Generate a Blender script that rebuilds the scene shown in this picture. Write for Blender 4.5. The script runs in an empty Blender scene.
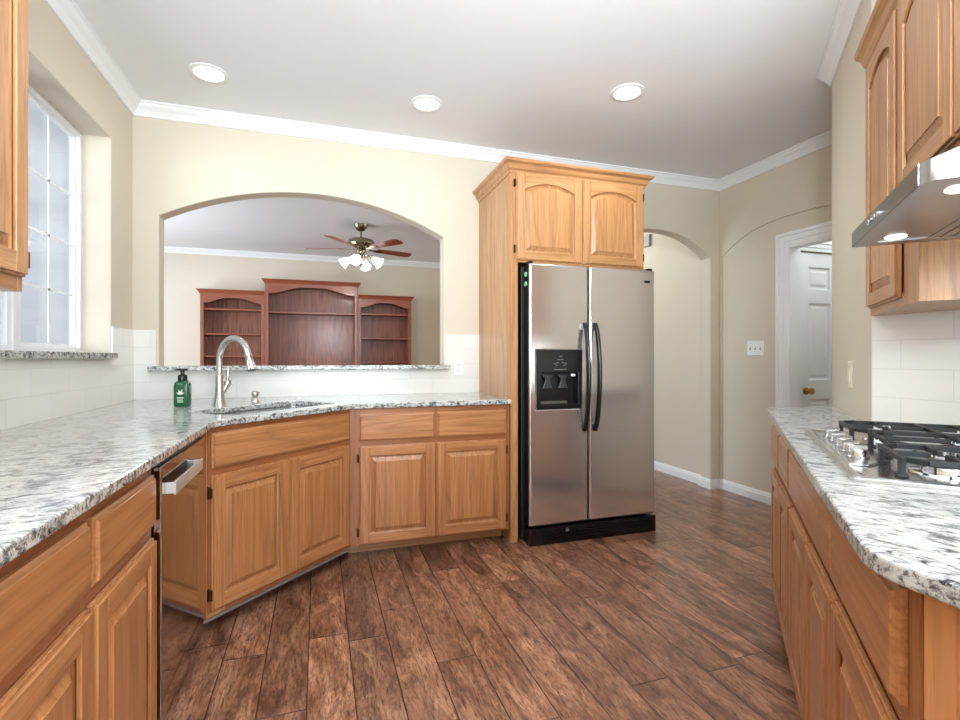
import bpy, bmesh, math, random
from mathutils import Vector, Matrix
random.seed(7)
S = bpy.context.scene
COL = S.collection
PI = math.pi
R = math.radians

# ------------------------------------------------------------------ camera
cam_d = bpy.data.cameras.new('camera'); cam = bpy.data.objects.new('camera', cam_d); COL.objects.link(cam)
cam.location = (0, 0, 1.18); cam.rotation_euler = (R(90), 0, R(-18.04))
cam_d.sensor_width = 36.0; cam_d.lens = 36.0 * 496.5 / 960.0; cam_d.shift_y = -2.0 / 960.0
cam_d.clip_start = 0.05
S.camera = cam
# ------------------------------------------------------------------ world, light, exposure
S.view_settings.view_transform = 'Standard'; S.view_settings.look = 'None'
S.view_settings.gamma = 1.0; S.view_settings.use_curve_mapping = False
S.view_settings.exposure = 0.08
try:
    S.cycles.max_bounces = 8; S.cycles.diffuse_bounces = 5; S.cycles.glossy_bounces = 5
    S.cycles.sample_clamp_indirect = 6.0; S.cycles.caustics_reflective = False; S.cycles.caustics_refractive = False
except Exception: pass
W = bpy.data.worlds.new('overcast_sky'); S.world = W; W.use_nodes = True
W.node_tree.nodes['Background'].inputs[0].default_value = (0.86, 0.93, 1.0, 1)
W.node_tree.nodes['Background'].inputs[1].default_value = 0.9

def light(name, kind, loc, energy, color=(1, 1, 1), size=0.1, size_y=None, rot=(0, 0, 0), spot=None, shape=None, spread=None):
    d = bpy.data.lights.new(name, kind); d.energy = energy; d.color = (color[0] * 0.915, color[1] * 0.985, color[2] * 1.02)
    if kind == 'AREA':
        d.size = size
        if size_y: d.shape = 'RECTANGLE'; d.size_y = size_y
        if shape: d.shape = shape
        if spread: d.spread = spread
    else: d.shadow_soft_size = size
    if kind == 'SPOT': d.spot_size = spot; d.spot_blend = 0.9
    o = bpy.data.objects.new(name, d); COL.objects.link(o); o.location = loc; o.rotation_euler = rot
    return o
WARM = (1.0, 0.94, 0.86); DAY = (0.86, 0.93, 1.0)
# daylight entering through the openings of the house (area lamps stand in for it; two windows lie out of view)
light('daylight_breakfast_window', 'AREA', (0.55, -2.98, 1.45), 105, (0.95, 0.98, 1.0), 2.3, 1.7, (R(90), 0, 0))
kw = light('daylight_kitchen_window', 'AREA', (-2.7, 1.5, 1.7), 46, DAY, 1.6, 1.6)
kw.rotation_euler = (Vector((-1.2, 2.95, 2.05)) - Vector(kw.location)).to_track_quat('-Z', 'Y').to_euler()
# added area lamp aimed up at the ceiling to brighten the room evenly
light('added_ceiling_fill', 'AREA', (0.35, -0.35, 1.9), 150, (0.88, 0.95, 1.0), 0.6, 0.6, (R(180 - 34), 0, R(-25)), spread=R(170))
light('daylight_living_window', 'AREA', (-3.35, 5.8, 1.5), 135, (0.82, 0.91, 1.0), 2.4, 1.9, (0, R(-90), 0))
CANS = [(-0.58, 3.10), (0.644, 3.05), (1.757, 2.55), (-0.2, 0.9), (0.95, 0.55), (0.5, -1.4), (3.0, 2.9)]
for i, (x, y) in enumerate(CANS[:6]):
    light('can_lamp', 'SPOT', (x, y, 2.755), (9, 8, 28, 10, 3.5, 12)[i], WARM, 0.07, spot=R(165))
light('added_breakfast_fill', 'POINT', (0.5, -1.3, 1.9), 18, (1, 0.97, 0.93), 0.2)  # added fill behind the camera, no fixture hangs here
light('added_vestibule_fill', 'POINT', (4.2, 2.5, 2.5), 13, (0.84, 0.92, 1.0), 0.12)  # unseen point light added to brighten the space beyond the doorway
light('added_hall_fill', 'POINT', (2.6, 5.2, 2.45), 22, (1, 0.95, 0.86), 0.12)  # added light without a fixture, lifts the hall seen through the arch

# ------------------------------------------------------------------ object bookkeeping
def tag(o, label=None, cat=None, group=None, kind=None):
    if label: o['label'] = label
    if cat: o['category'] = cat
    if group: o['group'] = group
    if kind: o['kind'] = kind
    return o
def empty(name, label, cat, loc=(0, 0, 0), rz=0.0, group=None):
    o = bpy.data.objects.new(name, None); COL.objects.link(o); o.location = loc; o.rotation_euler = (0, 0, rz)
    o.empty_display_size = 0.1
    return tag(o, label, cat, group)
def copy_tree(o, parent=None):
    c = o.copy(); COL.objects.link(c); c.parent = parent
    for ch in list(o.children): copy_tree(ch, c)
    return c

# ------------------------------------------------------------------ materials
def lin(c):
    return tuple(((v / 255.0) / 12.92 if v / 255.0 <= 0.04045 else ((v / 255.0 + 0.055) / 1.055) ** 2.4) for v in c) + (1.0,)
class N:
    def __init__(s, name):
        s.m = bpy.data.materials.new(name); s.m.use_nodes = True; s.t = s.m.node_tree
        s.b = s.t.nodes['Principled BSDF']; s.out = s.t.nodes['Material Output']
    def n(s, typ, **kw):
        nd = s.t.nodes.new(typ)
        for k, v in kw.items():
            if k.startswith('_'): setattr(nd, k[1:], v)
            elif k.startswith('i'): s.set(nd.inputs[int(k[1:])], v)
        return nd
    def set(s, sock, v):
        if hasattr(v, 'is_output') or isinstance(v, bpy.types.NodeSocket): s.t.links.new(v, sock)
        else: sock.default_value = v
    def math(s, op, a, b=0.0, c=None):
        nd = s.t.nodes.new('ShaderNodeMath'); nd.operation = op; s.set(nd.inputs[0], a); s.set(nd.inputs[1], b)
        if c is not None: s.set(nd.inputs[2], c)
        return nd.outputs[0]
    def mix(s, f, a, b, bt='MIX'):
        nd = s.t.nodes.new('ShaderNodeMix'); nd.data_type = 'RGBA'; nd.blend_type = bt
        s.set(nd.inputs[0], f); s.set(nd.inputs[6], a); s.set(nd.inputs[7], b); return nd.outputs[2]
    def ramp(s, f, stops):
        nd = s.t.nodes.new('ShaderNodeValToRGB'); s.set(nd.inputs[0], f)
        e = nd.color_ramp.elements
        while len(e) < len(stops): e.new(0.5)
        for i, (p, c) in enumerate(stops): e[i].position = p; e[i].color = c if len(c) == 4 else tuple(c) + (1,)
        return nd.outputs[0]
    def coords(s, scale=(1, 1, 1), rot=(0, 0, 0), rnd=0.0):
        tc = s.n('ShaderNodeTexCoord'); v = tc.outputs['Object']
        if rnd:
            oi = s.n('ShaderNodeObjectInfo'); cx = s.n('ShaderNodeCombineXYZ')
            r = s.math('MULTIPLY', oi.outputs['Random'], rnd)
            s.set(cx.inputs[0], r); s.set(cx.inputs[1], s.math('MULTIPLY', r, 1.7)); s.set(cx.inputs[2], s.math('MULTIPLY', r, 0.6))
            va = s.n('ShaderNodeVectorMath', _operation='ADD'); s.set(va.inputs[0], v); s.set(va.inputs[1], cx.outputs[0]); v = va.outputs[0]
        mp = s.n('ShaderNodeMapping'); s.set(mp.inputs[0], v); mp.inputs['Scale'].default_value = scale; mp.inputs['Rotation'].default_value = rot
        return mp.outputs[0]
    def noise(s, v, scale, detail=4, rough=0.55, dist=0.0):
        nd = s.n('ShaderNodeTexNoise'); s.set(nd.inputs['Vector'], v); nd.inputs['Scale'].default_value = scale
        nd.inputs['Detail'].default_value = detail; nd.inputs['Roughness'].default_value = rough; nd.inputs['Distortion'].default_value = dist
        return nd.outputs[0]
    def bump(s, h, strength, dist=0.01):
        nd = s.n('ShaderNodeBump'); s.set(nd.inputs['Height'], h); nd.inputs['Strength'].default_value = strength
        nd.inputs['Distance'].default_value = dist; s.t.links.new(nd.outputs[0], s.b.inputs['Normal'])
    def base(s, c): s.set(s.b.inputs['Base Color'], c)
    def p(s, **kw):
        for k, v in kw.items(): s.set(s.b.inputs[k.replace('_', ' ')], v)
        return s

def plain(name, rgb, rough=0.5, metal=0.0, spec=0.5, emit=None, estr=0.0, coat=0.0):
    n = N(name); n.base(lin(rgb)); n.p(Roughness=rough, Metallic=metal); n.b.inputs['Specular IOR Level'].default_value = spec
    if coat: n.b.inputs['Coat Weight'].default_value = coat; n.b.inputs['Coat Roughness'].default_value = 0.08
    if emit: n.b.inputs['Emission Color'].default_value = emit; n.b.inputs['Emission Strength'].default_value = estr
    return n.m
def paint(name, rgb, rough=0.6, bump=0.05):
    n = N(name); n.base(lin(rgb)); n.p(Roughness=rough); v = n.coords()
    n.bump(n.noise(v, 160, 3), bump, 0.003); n.b.inputs['Specular IOR Level'].default_value = 0.3
    return n.m
def wood(name, axis, light_c, mid_c, dark_c, rough=0.34, ring=1.0, coat=0.25):
    # axis: grain direction of the boards
    n = N(name); sc = {'x': (0.075, 1, 1), 'y': (1, 0.075, 1), 'z': (1, 1, 0.075)}[axis]
    v = n.coords(sc, rnd=9.0)
    warp = n.noise(v, 5.0, 3, 0.5, 0.5)
    rings = n.math('FRACT', n.math('MULTIPLY', warp, 13.0))
    rings = n.math('POWER', n.math('ABSOLUTE', n.math('SUBTRACT', n.math('MULTIPLY', rings, 2.0), 1.0)), 3.0)
    sc2 = {'x': (0.03, 1, 1), 'y': (1, 0.03, 1), 'z': (1, 1, 0.03)}[axis]
    v2 = n.coords(sc2, rnd=5.0)
    fine = n.noise(v2, 125, 3, 0.65); broad = n.noise(v2, 26, 4, 0.6)
    c = n.ramp(broad, [(0.30, lin(mid_c)), (0.72, lin(light_c))])
    c = n.mix(n.math('MULTIPLY', rings, 0.32 * ring), c, lin(dark_c))
    pore = n.ramp(fine, [(0.38, (1, 1, 1)), (0.50, (0, 0, 0))])
    c = n.mix(n.math('MULTIPLY', pore, 0.30), c, lin(dark_c))
    n.base(c); n.p(Roughness=rough); n.b.inputs['Coat Weight'].default_value = coat; n.b.inputs['Coat Roughness'].default_value = 0.18
    n.bump(fine, 0.08, 0.002)
    return n.m
OL, OM, OD = (204, 154, 104), (182, 128, 82), (108, 66, 36)
oak_z = wood('oak_upright_grain', 'z', OL, OM, OD)
oak_x = wood('oak_sideways_grain', 'x', OL, OM, OD)
OB = ((194, 138, 90), (170, 112, 68), (102, 58, 32))  # same oak, aged redder; dimmer light on base units partly put into colour
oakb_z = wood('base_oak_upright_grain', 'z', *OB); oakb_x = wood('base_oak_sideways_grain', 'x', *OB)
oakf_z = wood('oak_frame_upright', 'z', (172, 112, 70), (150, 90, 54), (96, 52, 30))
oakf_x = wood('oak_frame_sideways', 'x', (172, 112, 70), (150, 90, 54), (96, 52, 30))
oak_y = wood('oak_depth_grain', 'y', OL, OM, OD)
CL, CM, CD = (160, 88, 62), (130, 64, 44), (68, 30, 20)
chr_z = wood('cherry_upright_grain', 'z', CL, CM, CD, 0.35, 1.0)
chr_x = wood('cherry_sideways_grain', 'x', CL, CM, CD, 0.35, 0.6)
chr_bk = wood('cherry_back_panel', 'z', (158, 92, 64), (126, 66, 46), (58, 28, 20), 0.45, 1.9)
wall_m = paint('beige_wall_paint', (213, 202, 184))
ceil_m = paint('white_ceiling_paint', (236, 237, 239), 0.7, 0.08)
trim_m = plain('white_trim_paint', (238, 239, 240), 0.35)
door_m = plain('white_door_paint', (236, 237, 241), 0.35)
black_m = plain('black_plastic', (16, 16, 18), 0.28)
blackm_m = plain('black_matte', (10, 10, 11), 0.6)
iron_m = plain('cast_iron', (30, 31, 33), 0.5)
bronze_m = plain('bronze_hinge', (92, 62, 40), 0.35, 0.9)
knob_m = plain('satin_knob', (196, 198, 200), 0.22, 1.0)
chrome_m = plain('chrome', (225, 227, 230), 0.10, 1.0)
nickel_m = plain('brushed_nickel', (200, 198, 194), 0.27, 1.0)
brass_m = plain('brass', (205, 165, 90), 0.2, 1.0)
pewter_m = plain('antique_pewter', (150, 142, 122), 0.22, 1.0)
white_pl = plain('white_plastic', (240, 240, 238), 0.35)
ivory_pl = plain('ivory_plastic', (236, 228, 206), 0.4)
slot_m = plain('dark_slot', (60, 58, 58), 0.6)
grey_pl = plain('grey_plastic', (120, 122, 124), 0.4)
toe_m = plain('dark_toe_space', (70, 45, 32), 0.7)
vinyl_m = plain('white_window_vinyl', (240, 242, 246), 0.3)
bulb_m = plain('glowing_lens', (255, 255, 255), 0.5, emit=(1, 0.97, 0.92, 1), estr=9.0)
shade_m = plain('lit_frosted_glass', (255, 255, 255), 0.5, emit=(1, 0.97, 0.93, 1), estr=2.2)
hoodlamp_m = plain('hood_lamp_lens', (255, 255, 255), 0.5, emit=(1, 0.98, 0.95, 1), estr=7.0)

def steel(name, rgb, rough, axis='x', b=0.05):
    n = N(name); n.base(lin(rgb)); n.p(Roughness=rough, Metallic=1.0)
    sc = {'x': (0.02, 1, 1), 'z': (1, 1, 0.02), 'y': (1, 0.02, 1)}[axis]
    f = n.noise(n.coords(sc), 240, 2, 0.6); n.bump(f, b, 0.001)
    n.set(n.b.inputs['Roughness'], n.math('ADD', rough - 0.04, n.math('MULTIPLY', f, 0.08)))
    return n.m
def fridge_steel():
    n = N('brushed_fridge_steel'); n.base(lin((232, 229, 226))); n.p(Roughness=0.16, Metallic=0.88)
    f = n.noise(n.coords((1, 1, 0.015)), 260, 2, 0.6); g = n.noise(n.coords((0.6, 1, 0.5)), 3.0, 1, 0.4)
    h = n.math('ADD', n.math('MULTIPLY', f, 0.05), n.math('MULTIPLY', g, 0.55)); n.bump(h, 0.18, 0.012)
    return n.m
fridge_m = fridge_steel()
dw_m = steel('dishwasher_steel', (176, 170, 166), 0.06, 'z', 0.01)
ct_m = steel('cooktop_steel', (205, 206, 208), 0.2, 'x')
hood_m = steel('hood_steel', (170, 173, 176), 0.30, 'x', 0.03)
sink_m = steel('sink_steel', (215, 216, 218), 0.25, 'x')

def granite(name, ang):
    n = N(name); v = n.coords((1, 1, 1))
    va = n.coords((2.0, 1.0, 1.0), (0, 0, R(ang))); va.node.vector_type = 'TEXTURE'
    w = n.noise(v, 2.2, 3, 0.5)
    veins = n.noise(va, 36, 9, 0.78, 0.6)
    fine = n.noise(va, 60, 6, 0.75, 0.4)
    speck = n.noise(v, 170, 3, 0.7)
    c = n.ramp(veins, [(0.38, lin((60, 62, 66))), (0.45, lin((156, 159, 159))), (0.505, lin((206, 208, 204)))] if ang > 0 else [(0.385, lin((44, 46, 50))), (0.45, lin((144, 147, 148))), (0.505, lin((196, 198, 196)))])
    m = n.ramp(fine, [(0.395, (1, 1, 1)), (0.45, (0, 0, 0))])
    patch = n.ramp(w, [(0.40, (0.35, 0.35, 0.35)), (0.6, (1, 1, 1))])
    m = n.mix(1.0, m, patch, 'MULTIPLY')
    c = n.mix(m, c, lin((48, 48, 52)))
    m2 = n.ramp(speck, [(0.30, (1, 1, 1)), (0.36, (0, 0, 0))]); c = n.mix(n.math('MULTIPLY', m2, 0.75), c, lin((70, 68, 66)))
    big = n.noise(va, 9, 9, 0.85, 0.8); m3 = n.ramp(big, [(0.37, (1, 1, 1)), (0.41, (0, 0, 0))]); c = n.mix(m3, c, lin((40, 40, 44)))
    # rough broken edge faces show coarser, darker crystals
    geo = n.n('ShaderNodeNewGeometry'); sp = n.n('ShaderNodeSeparateXYZ'); n.set(sp.inputs[0], geo.outputs['True Normal'])
    side = n.ramp(n.math('ABSOLUTE', sp.outputs[2]), [(0.4, (1, 1, 1)), (0.9, (0, 0, 0))])
    cr = n.noise(v, 62, 5, 0.72, 0.3); m4 = n.ramp(cr, [(0.40, (1, 1, 1)), (0.49, (0, 0, 0))]); m4 = n.mix(1.0, m4, side, 'MULTIPLY')
    c = n.mix(n.math('MULTIPLY', m4, 0.85), c, lin((62, 58, 56)))
    n.base(c); n.p(Roughness=0.1); n.b.inputs['Specular IOR Level'].default_value = 0.55
    return n.m
granite_m = granite('white_streaked_granite', 18); granite_r = granite('white_streaked_granite_range', -62)

def tile(name, ax):
    n = N(name); tc = n.n('ShaderNodeTexCoord'); sp = n.n('ShaderNodeSeparateXYZ'); n.set(sp.inputs[0], tc.outputs['Object'])
    cb = n.n('ShaderNodeCombineXYZ'); n.set(cb.inputs[0], sp.outputs[{'x': 0, 'y': 1}[ax]]); n.set(cb.inputs[1], sp.outputs[2])
    mp = n.n('ShaderNodeMapping'); n.set(mp.inputs[0], cb.outputs[0]); mp.inputs['Location'].default_value = (0.02 if ax == 'x' else -0.14, -0.918, 0)
    br = n.n('ShaderNodeTexBrick'); n.set(br.inputs['Vector'], mp.outputs[0])
    br.inputs['Color1'].default_value = lin((230, 228, 222)); br.inputs['Color2'].default_value = lin((226, 224, 219)); br.inputs['Mortar'].default_value = lin((214, 213, 209))
    br.inputs['Scale'].default_value = 1.0; br.inputs['Mortar Size'].default_value = 0.0016; br.inputs['Mortar Smooth'].default_value = 0.3
    br.inputs['Brick Width'].default_value = 0.328; br.inputs['Row Height'].default_value = 0.1098
    n.base(br.outputs['Color']); n.p(Roughness=0.13)
    h = n.math('SUBTRACT', 1.0, br.outputs['Fac']); n.bump(h, 0.5, 0.002)
    return n.m
tile_y = tile('white_tile_side', 'y'); tile_x = tile('white_tile_back', 'x')

def floor_mat():
    n = N('hand_scraped_wood_planks'); tc = n.n('ShaderNodeTexCoord'); sp = n.n('ShaderNodeSeparateXYZ'); n.set(sp.inputs[0], tc.outputs['Object'])
    x, y = sp.outputs[0], sp.outputs[1]; PW, PL = 0.1585, 1.22
    u = n.math('DIVIDE', n.math('SUBTRACT', x, 0.121), PW); row = n.math('FLOOR', u); fu = n.math('FRACT', u)
    wn = n.n('ShaderNodeTexWhiteNoise', _noise_dimensions='1D'); n.set(wn.inputs['W'], row)
    vv = n.math('ADD', n.math('DIVIDE', y, PL), n.math('MULTIPLY', wn.outputs[0], 7.3)); col = n.math('FLOOR', vv); fv = n.math('FRACT', vv)
    cb = n.n('ShaderNodeCombineXYZ'); n.set(cb.inputs[0], row); n.set(cb.inputs[1], col)
    w2 = n.n('ShaderNodeTexWhiteNoise', _noise_dimensions='2D'); n.set(w2.inputs['Vector'], cb.outputs[0])
    off = n.n('ShaderNodeVectorMath', _operation='SCALE'); n.set(off.inputs[0], w2.outputs['Color']); off.inputs['Scale'].default_value = 20
    va = n.n('ShaderNodeVectorMath', _operation='ADD'); n.set(va.inputs[0], tc.outputs['Object']); n.set(va.inputs[1], off.outputs[0])
    mp = n.n('ShaderNodeMapping'); n.set(mp.inputs[0], va.outputs[0]); mp.inputs['Scale'].default_value = (1, 0.16, 1)
    mp2 = n.n('ShaderNodeMapping'); n.set(mp2.inputs[0], va.outputs[0]); mp2.inputs['Scale'].default_value = (1, 0.3, 1)
    grain = n.noise(mp.outputs[0], 16, 8, 0.7, 1.4); fine = n.noise(mp.outputs[0], 110, 4, 0.7)
    blot = n.noise(mp2.outputs[0], 9, 5, 0.65, 1.2)
    rings = n.math('ABSOLUTE', n.math('SUBTRACT', n.math('MULTIPLY', n.math('FRACT', n.math('MULTIPLY', grain, 7.0)), 2.0), 1.0))
    c = n.ramp(blot, [(0.30, lin((82, 52, 38))), (0.46, lin((144, 96, 70))), (0.66, lin((192, 140, 108)))])
    c = n.mix(n.math('MULTIPLY', n.math('POWER', rings, 2.0), 0.62), c, lin((58, 34, 29)))
    c = n.mix(n.ramp(fine, [(0.34, (0.75, 0.75, 0.75)), (0.48, (0, 0, 0))]), c, lin((58, 30, 24)))
    tone = n.math('ADD', 0.80, n.math('MULTIPLY', w2.outputs['Value'], 0.36))
    hv = n.n('ShaderNodeHueSaturation'); n.set(hv.inputs['Value'], tone); hv.inputs['Saturation'].default_value = 0.98; n.set(hv.inputs['Color'], c); c = hv.outputs[0]
    eu = n.math('MULTIPLY', n.math('MINIMUM', fu, n.math('SUBTRACT', 1.0, fu)), PW); ev = n.math('MULTIPLY', n.math('MINIMUM', fv, n.math('SUBTRACT', 1.0, fv)), PL)
    e = n.math('MINIMUM', eu, ev)
    gap = n.ramp(n.math('MULTIPLY', e, 100.0), [(0.10, (1, 1, 1)), (0.30, (0, 0, 0))]); c = n.mix(gap, c, lin((38, 20, 16)))
    n.base(c)
    prof = n.math('MINIMUM', n.math('MULTIPLY', e, 160.0), 1.0)
    scr = n.noise(mp2.outputs[0], 14, 3, 0.5)
    h = n.math('ADD', n.math('MULTIPLY', prof, 1.0), n.math('ADD', n.math('MULTIPLY', scr, 1.3), n.math('MULTIPLY', grain, 0.5))); n.bump(h, 0.55, 0.0035)
    n.p(Roughness=n.math('ADD', 0.22, n.math('MULTIPLY', blot, 0.2))); n.b.inputs['Specular IOR Level'].default_value = 0.5
    n.b.inputs['Coat Weight'].default_value = 0.3; n.b.inputs['Coat Roughness'].default_value = 0.2
    return n.m
floor_m = floor_mat()
def glass():
    n = N('window_glass'); t = n.t; t.nodes.remove(n.b)
    tr = n.n('ShaderNodeBsdfTransparent'); gl = n.n('ShaderNodeBsdfGlossy'); gl.inputs['Roughness'].default_value = 0.02
    lw = n.n('ShaderNodeLayerWeight'); lw.inputs[0].default_value = 0.5
    fr = n.math('ADD', 0.03, n.math('MULTIPLY', n.math('POWER', lw.outputs['Facing'], 5.0), 0.5)); mx = n.n('ShaderNodeMixShader')
    t.links.new(fr, mx.inputs[0]); t.links.new(tr.outputs[0], mx.inputs[1]); t.links.new(gl.outputs[0], mx.inputs[2]); t.links.new(mx.outputs[0], n.out.inputs[0])
    return n.m
glass_m = glass()
def siding():
    # painted lap boards
    n = N('pale_siding'); v = n.coords(); sp = n.n('ShaderNodeSeparateXYZ'); n.set(sp.inputs[0], v)
    f = n.math('FRACT', n.math('MULTIPLY', sp.outputs[2], 5.0)); nz = n.noise(n.coords((1, 0.3, 3)), 1.6, 3, 0.5)
    c = n.mix(nz, lin((166, 168, 174)), lin((204, 205, 210))); n.base(c); n.p(Roughness=0.8); n.bump(f, 0.8, 0.02)
    return n.m
siding_m = siding()

# ------------------------------------------------------------------ mesh builder
class MB:
    def __init__(s): s.v = []; s.f = []; s.mi = []; s.m = 0; s.xf = None
    def add(s, vs, fs, m=None):
        b = len(s.v)
        for p in vs:
            p = Vector(p); s.v.append(s.xf @ p if s.xf else p)
        for f in fs: s.f.append([i + b for i in f]); s.mi.append(s.m if m is None else m)
        return s
    def box(s, x0, x1, y0, y1, z0, z1, m=None):
        return s.add([(x0, y0, z0), (x1, y0, z0), (x1, y1, z0), (x0, y1, z0), (x0, y0, z1), (x1, y0, z1), (x1, y1, z1), (x0, y1, z1)],
                     [(0, 3, 2, 1), (4, 5, 6, 7), (0, 1, 5, 4), (1, 2, 6, 5), (2, 3, 7, 6), (3, 0, 4, 7)], m)
    def ext(s, poly, a0, a1, plane='xy', m=None):
        # poly in the given plane, counter-clockwise or not; extruded along the remaining axis
        k = len(poly)
        def P(p, a): return {'xy': (p[0], p[1], a), 'xz': (p[0], a, p[1]), 'yz': (a, p[0], p[1])}[plane]
        vs = [P(p, a0) for p in poly] + [P(p, a1) for p in poly]
        fs = [list(range(k))[::-1], [k + i for i in range(k)]] + [(i, (i + 1) % k, k + (i + 1) % k, k + i) for i in range(k)]
        return s.add(vs, fs, m)
    def holes(s, outer, holes, a0, a1, plane='xy', m=None):
        bm = bmesh.new(); loops = [outer] + holes; es = []
        for lp in loops:
            vs = [bm.verts.new((p[0], p[1], 0)) for p in lp]
            es += [bm.edges.new((vs[i], vs[(i + 1) % len(vs)])) for i in range(len(vs))]
        bmesh.ops.triangle_fill(bm, use_beauty=True, use_dissolve=False, edges=es)
        bm.verts.ensure_lookup_table(); bm.verts.index_update()
        k = len(bm.verts); tri = [[v.index for v in f.verts] for f in bm.faces]; pts = [(v.co.x, v.co.y) for v in bm.verts]; bm.free()
        def P(p, a): return {'xy': (p[0], p[1], a), 'xz': (p[0], a, p[1]), 'yz': (a, p[0], p[1])}[plane]
        vs = [P(p, a0) for p in pts] + [P(p, a1) for p in pts]; fs = []
        for t in tri:
            fs.append(t[::-1]); fs.append([i + k for i in t])
        b = 0
        for lp in loops:
            q = len(lp)
            for i in range(q): fs.append((b + i, b + (i + 1) % q, k + b + (i + 1) % q, k + b + i))
            b += q
        return s.add(vs, fs, m)
    def lathe(s, prof, c=(0, 0, 0), seg=24, m=None, close=True):
        vs = []; fs = []; k = len(prof)
        for i in range(seg):
            a = 2 * PI * i / seg
            for r, z in prof: vs.append((c[0] + r * math.cos(a), c[1] + r * math.sin(a), c[2] + z))
        for i in range(seg):
            j = (i + 1) % seg
            for q in range(k - 1): fs.append((i * k + q, j * k + q, j * k + q + 1, i * k + q + 1))
        if close:
            if prof[0][0] > 1e-6: fs.append([i * k for i in range(seg)][::-1])
            if prof[-1][0] > 1e-6: fs.append([i * k + k - 1 for i in range(seg)])
        return s.add(vs, fs, m)
    def tube(s, path, rad, seg=12, m=None, flat=1.0):
        path = [Vector(p) for p in path]; k = len(path); rs = rad if isinstance(rad, (list, tuple)) else [rad] * k
        vs = []; up = None
        for i, p in enumerate(path):
            t = (path[min(i + 1, k - 1)] - path[max(i - 1, 0)]).normalized()
            if up is None:
                up = Vector((0, 0, 1)) if abs(t.z) < 0.9 else Vector((1, 0, 0))
            a = t.cross(up).normalized(); up = a.cross(t).normalized()
            for j in range(seg):
                an = 2 * PI * j / seg; vs.append(p + a * (rs[i] * math.cos(an)) + up * (rs[i] * flat * math.sin(an)))
        fs = []
        for i in range(k - 1):
            for j in range(seg):
                j2 = (j + 1) % seg; fs.append((i * seg + j, i * seg + j2, (i + 1) * seg + j2, (i + 1) * seg + j))
        fs.append(list(range(seg))[::-1]); fs.append([(k - 1) * seg + j for j in range(seg)])
        return s.add(vs, fs, m)
    def sweep(s, path, prof, side=1, closed=False, m=None):
        # path: xy points; prof: closed (out, z) polygon; out is measured to the left (side=1) of the walking direction
        P = [Vector((p[0], p[1])) for p in path]; k = len(P); q = len(prof); vs = []
        for i in range(k):
            ds = []
            if closed or i > 0: ds.append((P[i] - P[i - 1]).normalized())
            if closed or i < k - 1: ds.append((P[(i + 1) % k] - P[i]).normalized())
            ns = [Vector((-d.y, d.x)) * side for d in ds]
            if len(ns) == 2:
                n = ns[0] + ns[1]; n = n / max(1e-6, n.dot(ns[0]))
            else: n = ns[0]
            for o, z in prof: vs.append((P[i].x + n.x * o, P[i].y + n.y * o, z))
        fs = []
        for i in range(k if closed else k - 1):
            i2 = (i + 1) % k
            for j in range(q):
                j2 = (j + 1) % q; fs.append((i * q + j, i * q + j2, i2 * q + j2, i2 * q + j))
        if not closed: fs.append(list(range(q))[::-1]); fs.append([(k - 1) * q + j for j in range(q)])
        return s.add(vs, fs, m)
    def rings(s, loops, cap=True, m=None):
        k = len(loops[0]); vs = [p for lp in loops for p in lp]; fs = []
        for a in range(len(loops) - 1):
            for i in range(k):
                j = (i + 1) % k; fs.append((a * k + i, a * k + j, (a + 1) * k + j, (a + 1) * k + i))
        if cap: fs.append([(len(loops) - 1) * k + i for i in range(k)]); fs.append(list(range(k))[::-1])
        return s.add(vs, fs, m)
    def build(s, name, mats, parent=None, bevel=0.0, seg=2, smooth=False, angle=35):
        me = bpy.data.meshes.new(name); me.from_pydata([tuple(p) for p in s.v], [], s.f)
        if not isinstance(mats, (list, tuple)): mats = [mats]
        for mm in mats: me.materials.append(mm)
        me.polygons.foreach_set('material_index', s.mi); me.update()
        bm = bmesh.new(); bm.from_mesh(me); bmesh.ops.recalc_face_normals(bm, faces=bm.faces); bm.to_mesh(me); bm.free()
        o = bpy.data.objects.new(name, me); COL.objects.link(o)
        if parent is not None: o.parent = parent
        if bevel:
            b = o.modifiers.new('soft_edges', 'BEVEL'); b.width = bevel; b.segments = seg; b.limit_method = 'ANGLE'; b.angle_limit = R(angle)
            b.harden_normals = False
        if smooth:
            for p in me.polygons: p.use_smooth = True
            me.set_sharp_from_angle(angle=R(42))
        return o
def B(*a): return MB().box(*a)
def struct(o): o['kind'] = 'structure'; return o

# ------------------------------------------------------------------ measured layout (metres)
LX, BY, RX, TX, CZ = -1.10, 3.61, 3.456, 2.097, 2.77
CT0, CT1 = 0.888, 0.918

# ================================================================== STRUCTURE
struct(B(-3.6, 4.9, -3.3, 8.45, -0.12, 0.0).build('floor', floor_m))
struct(MB().ext([(-1.29, -3.3), (4.9, -3.3), (4.9, 8.45), (-3.6, 8.45), (-3.6, BY), (-1.29, BY)], CZ, CZ + 0.12).build('ceiling', ceil_m))
def arch(c, hw, z0, z1, p=2.0, k=24):
    return [(c - hw * math.cos(PI * i / k), z0 + (z1 - z0) * (max(0.0, 1 - abs(math.cos(PI * i / k)) ** p)) ** (1 / 1.0)) for i in range(k + 1)]
def seg_arch(c, hw, z0, z1, k=24):
    h = z1 - z0; r = (hw * hw + h * h) / (2 * h); a = math.asin(min(1, hw / r)); zc = z1 - r
    return [(c + r * math.sin(-a + 2 * a * i / k), zc + r * math.cos(-a + 2 * a * i / k)) for i in range(k + 1)]
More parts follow.
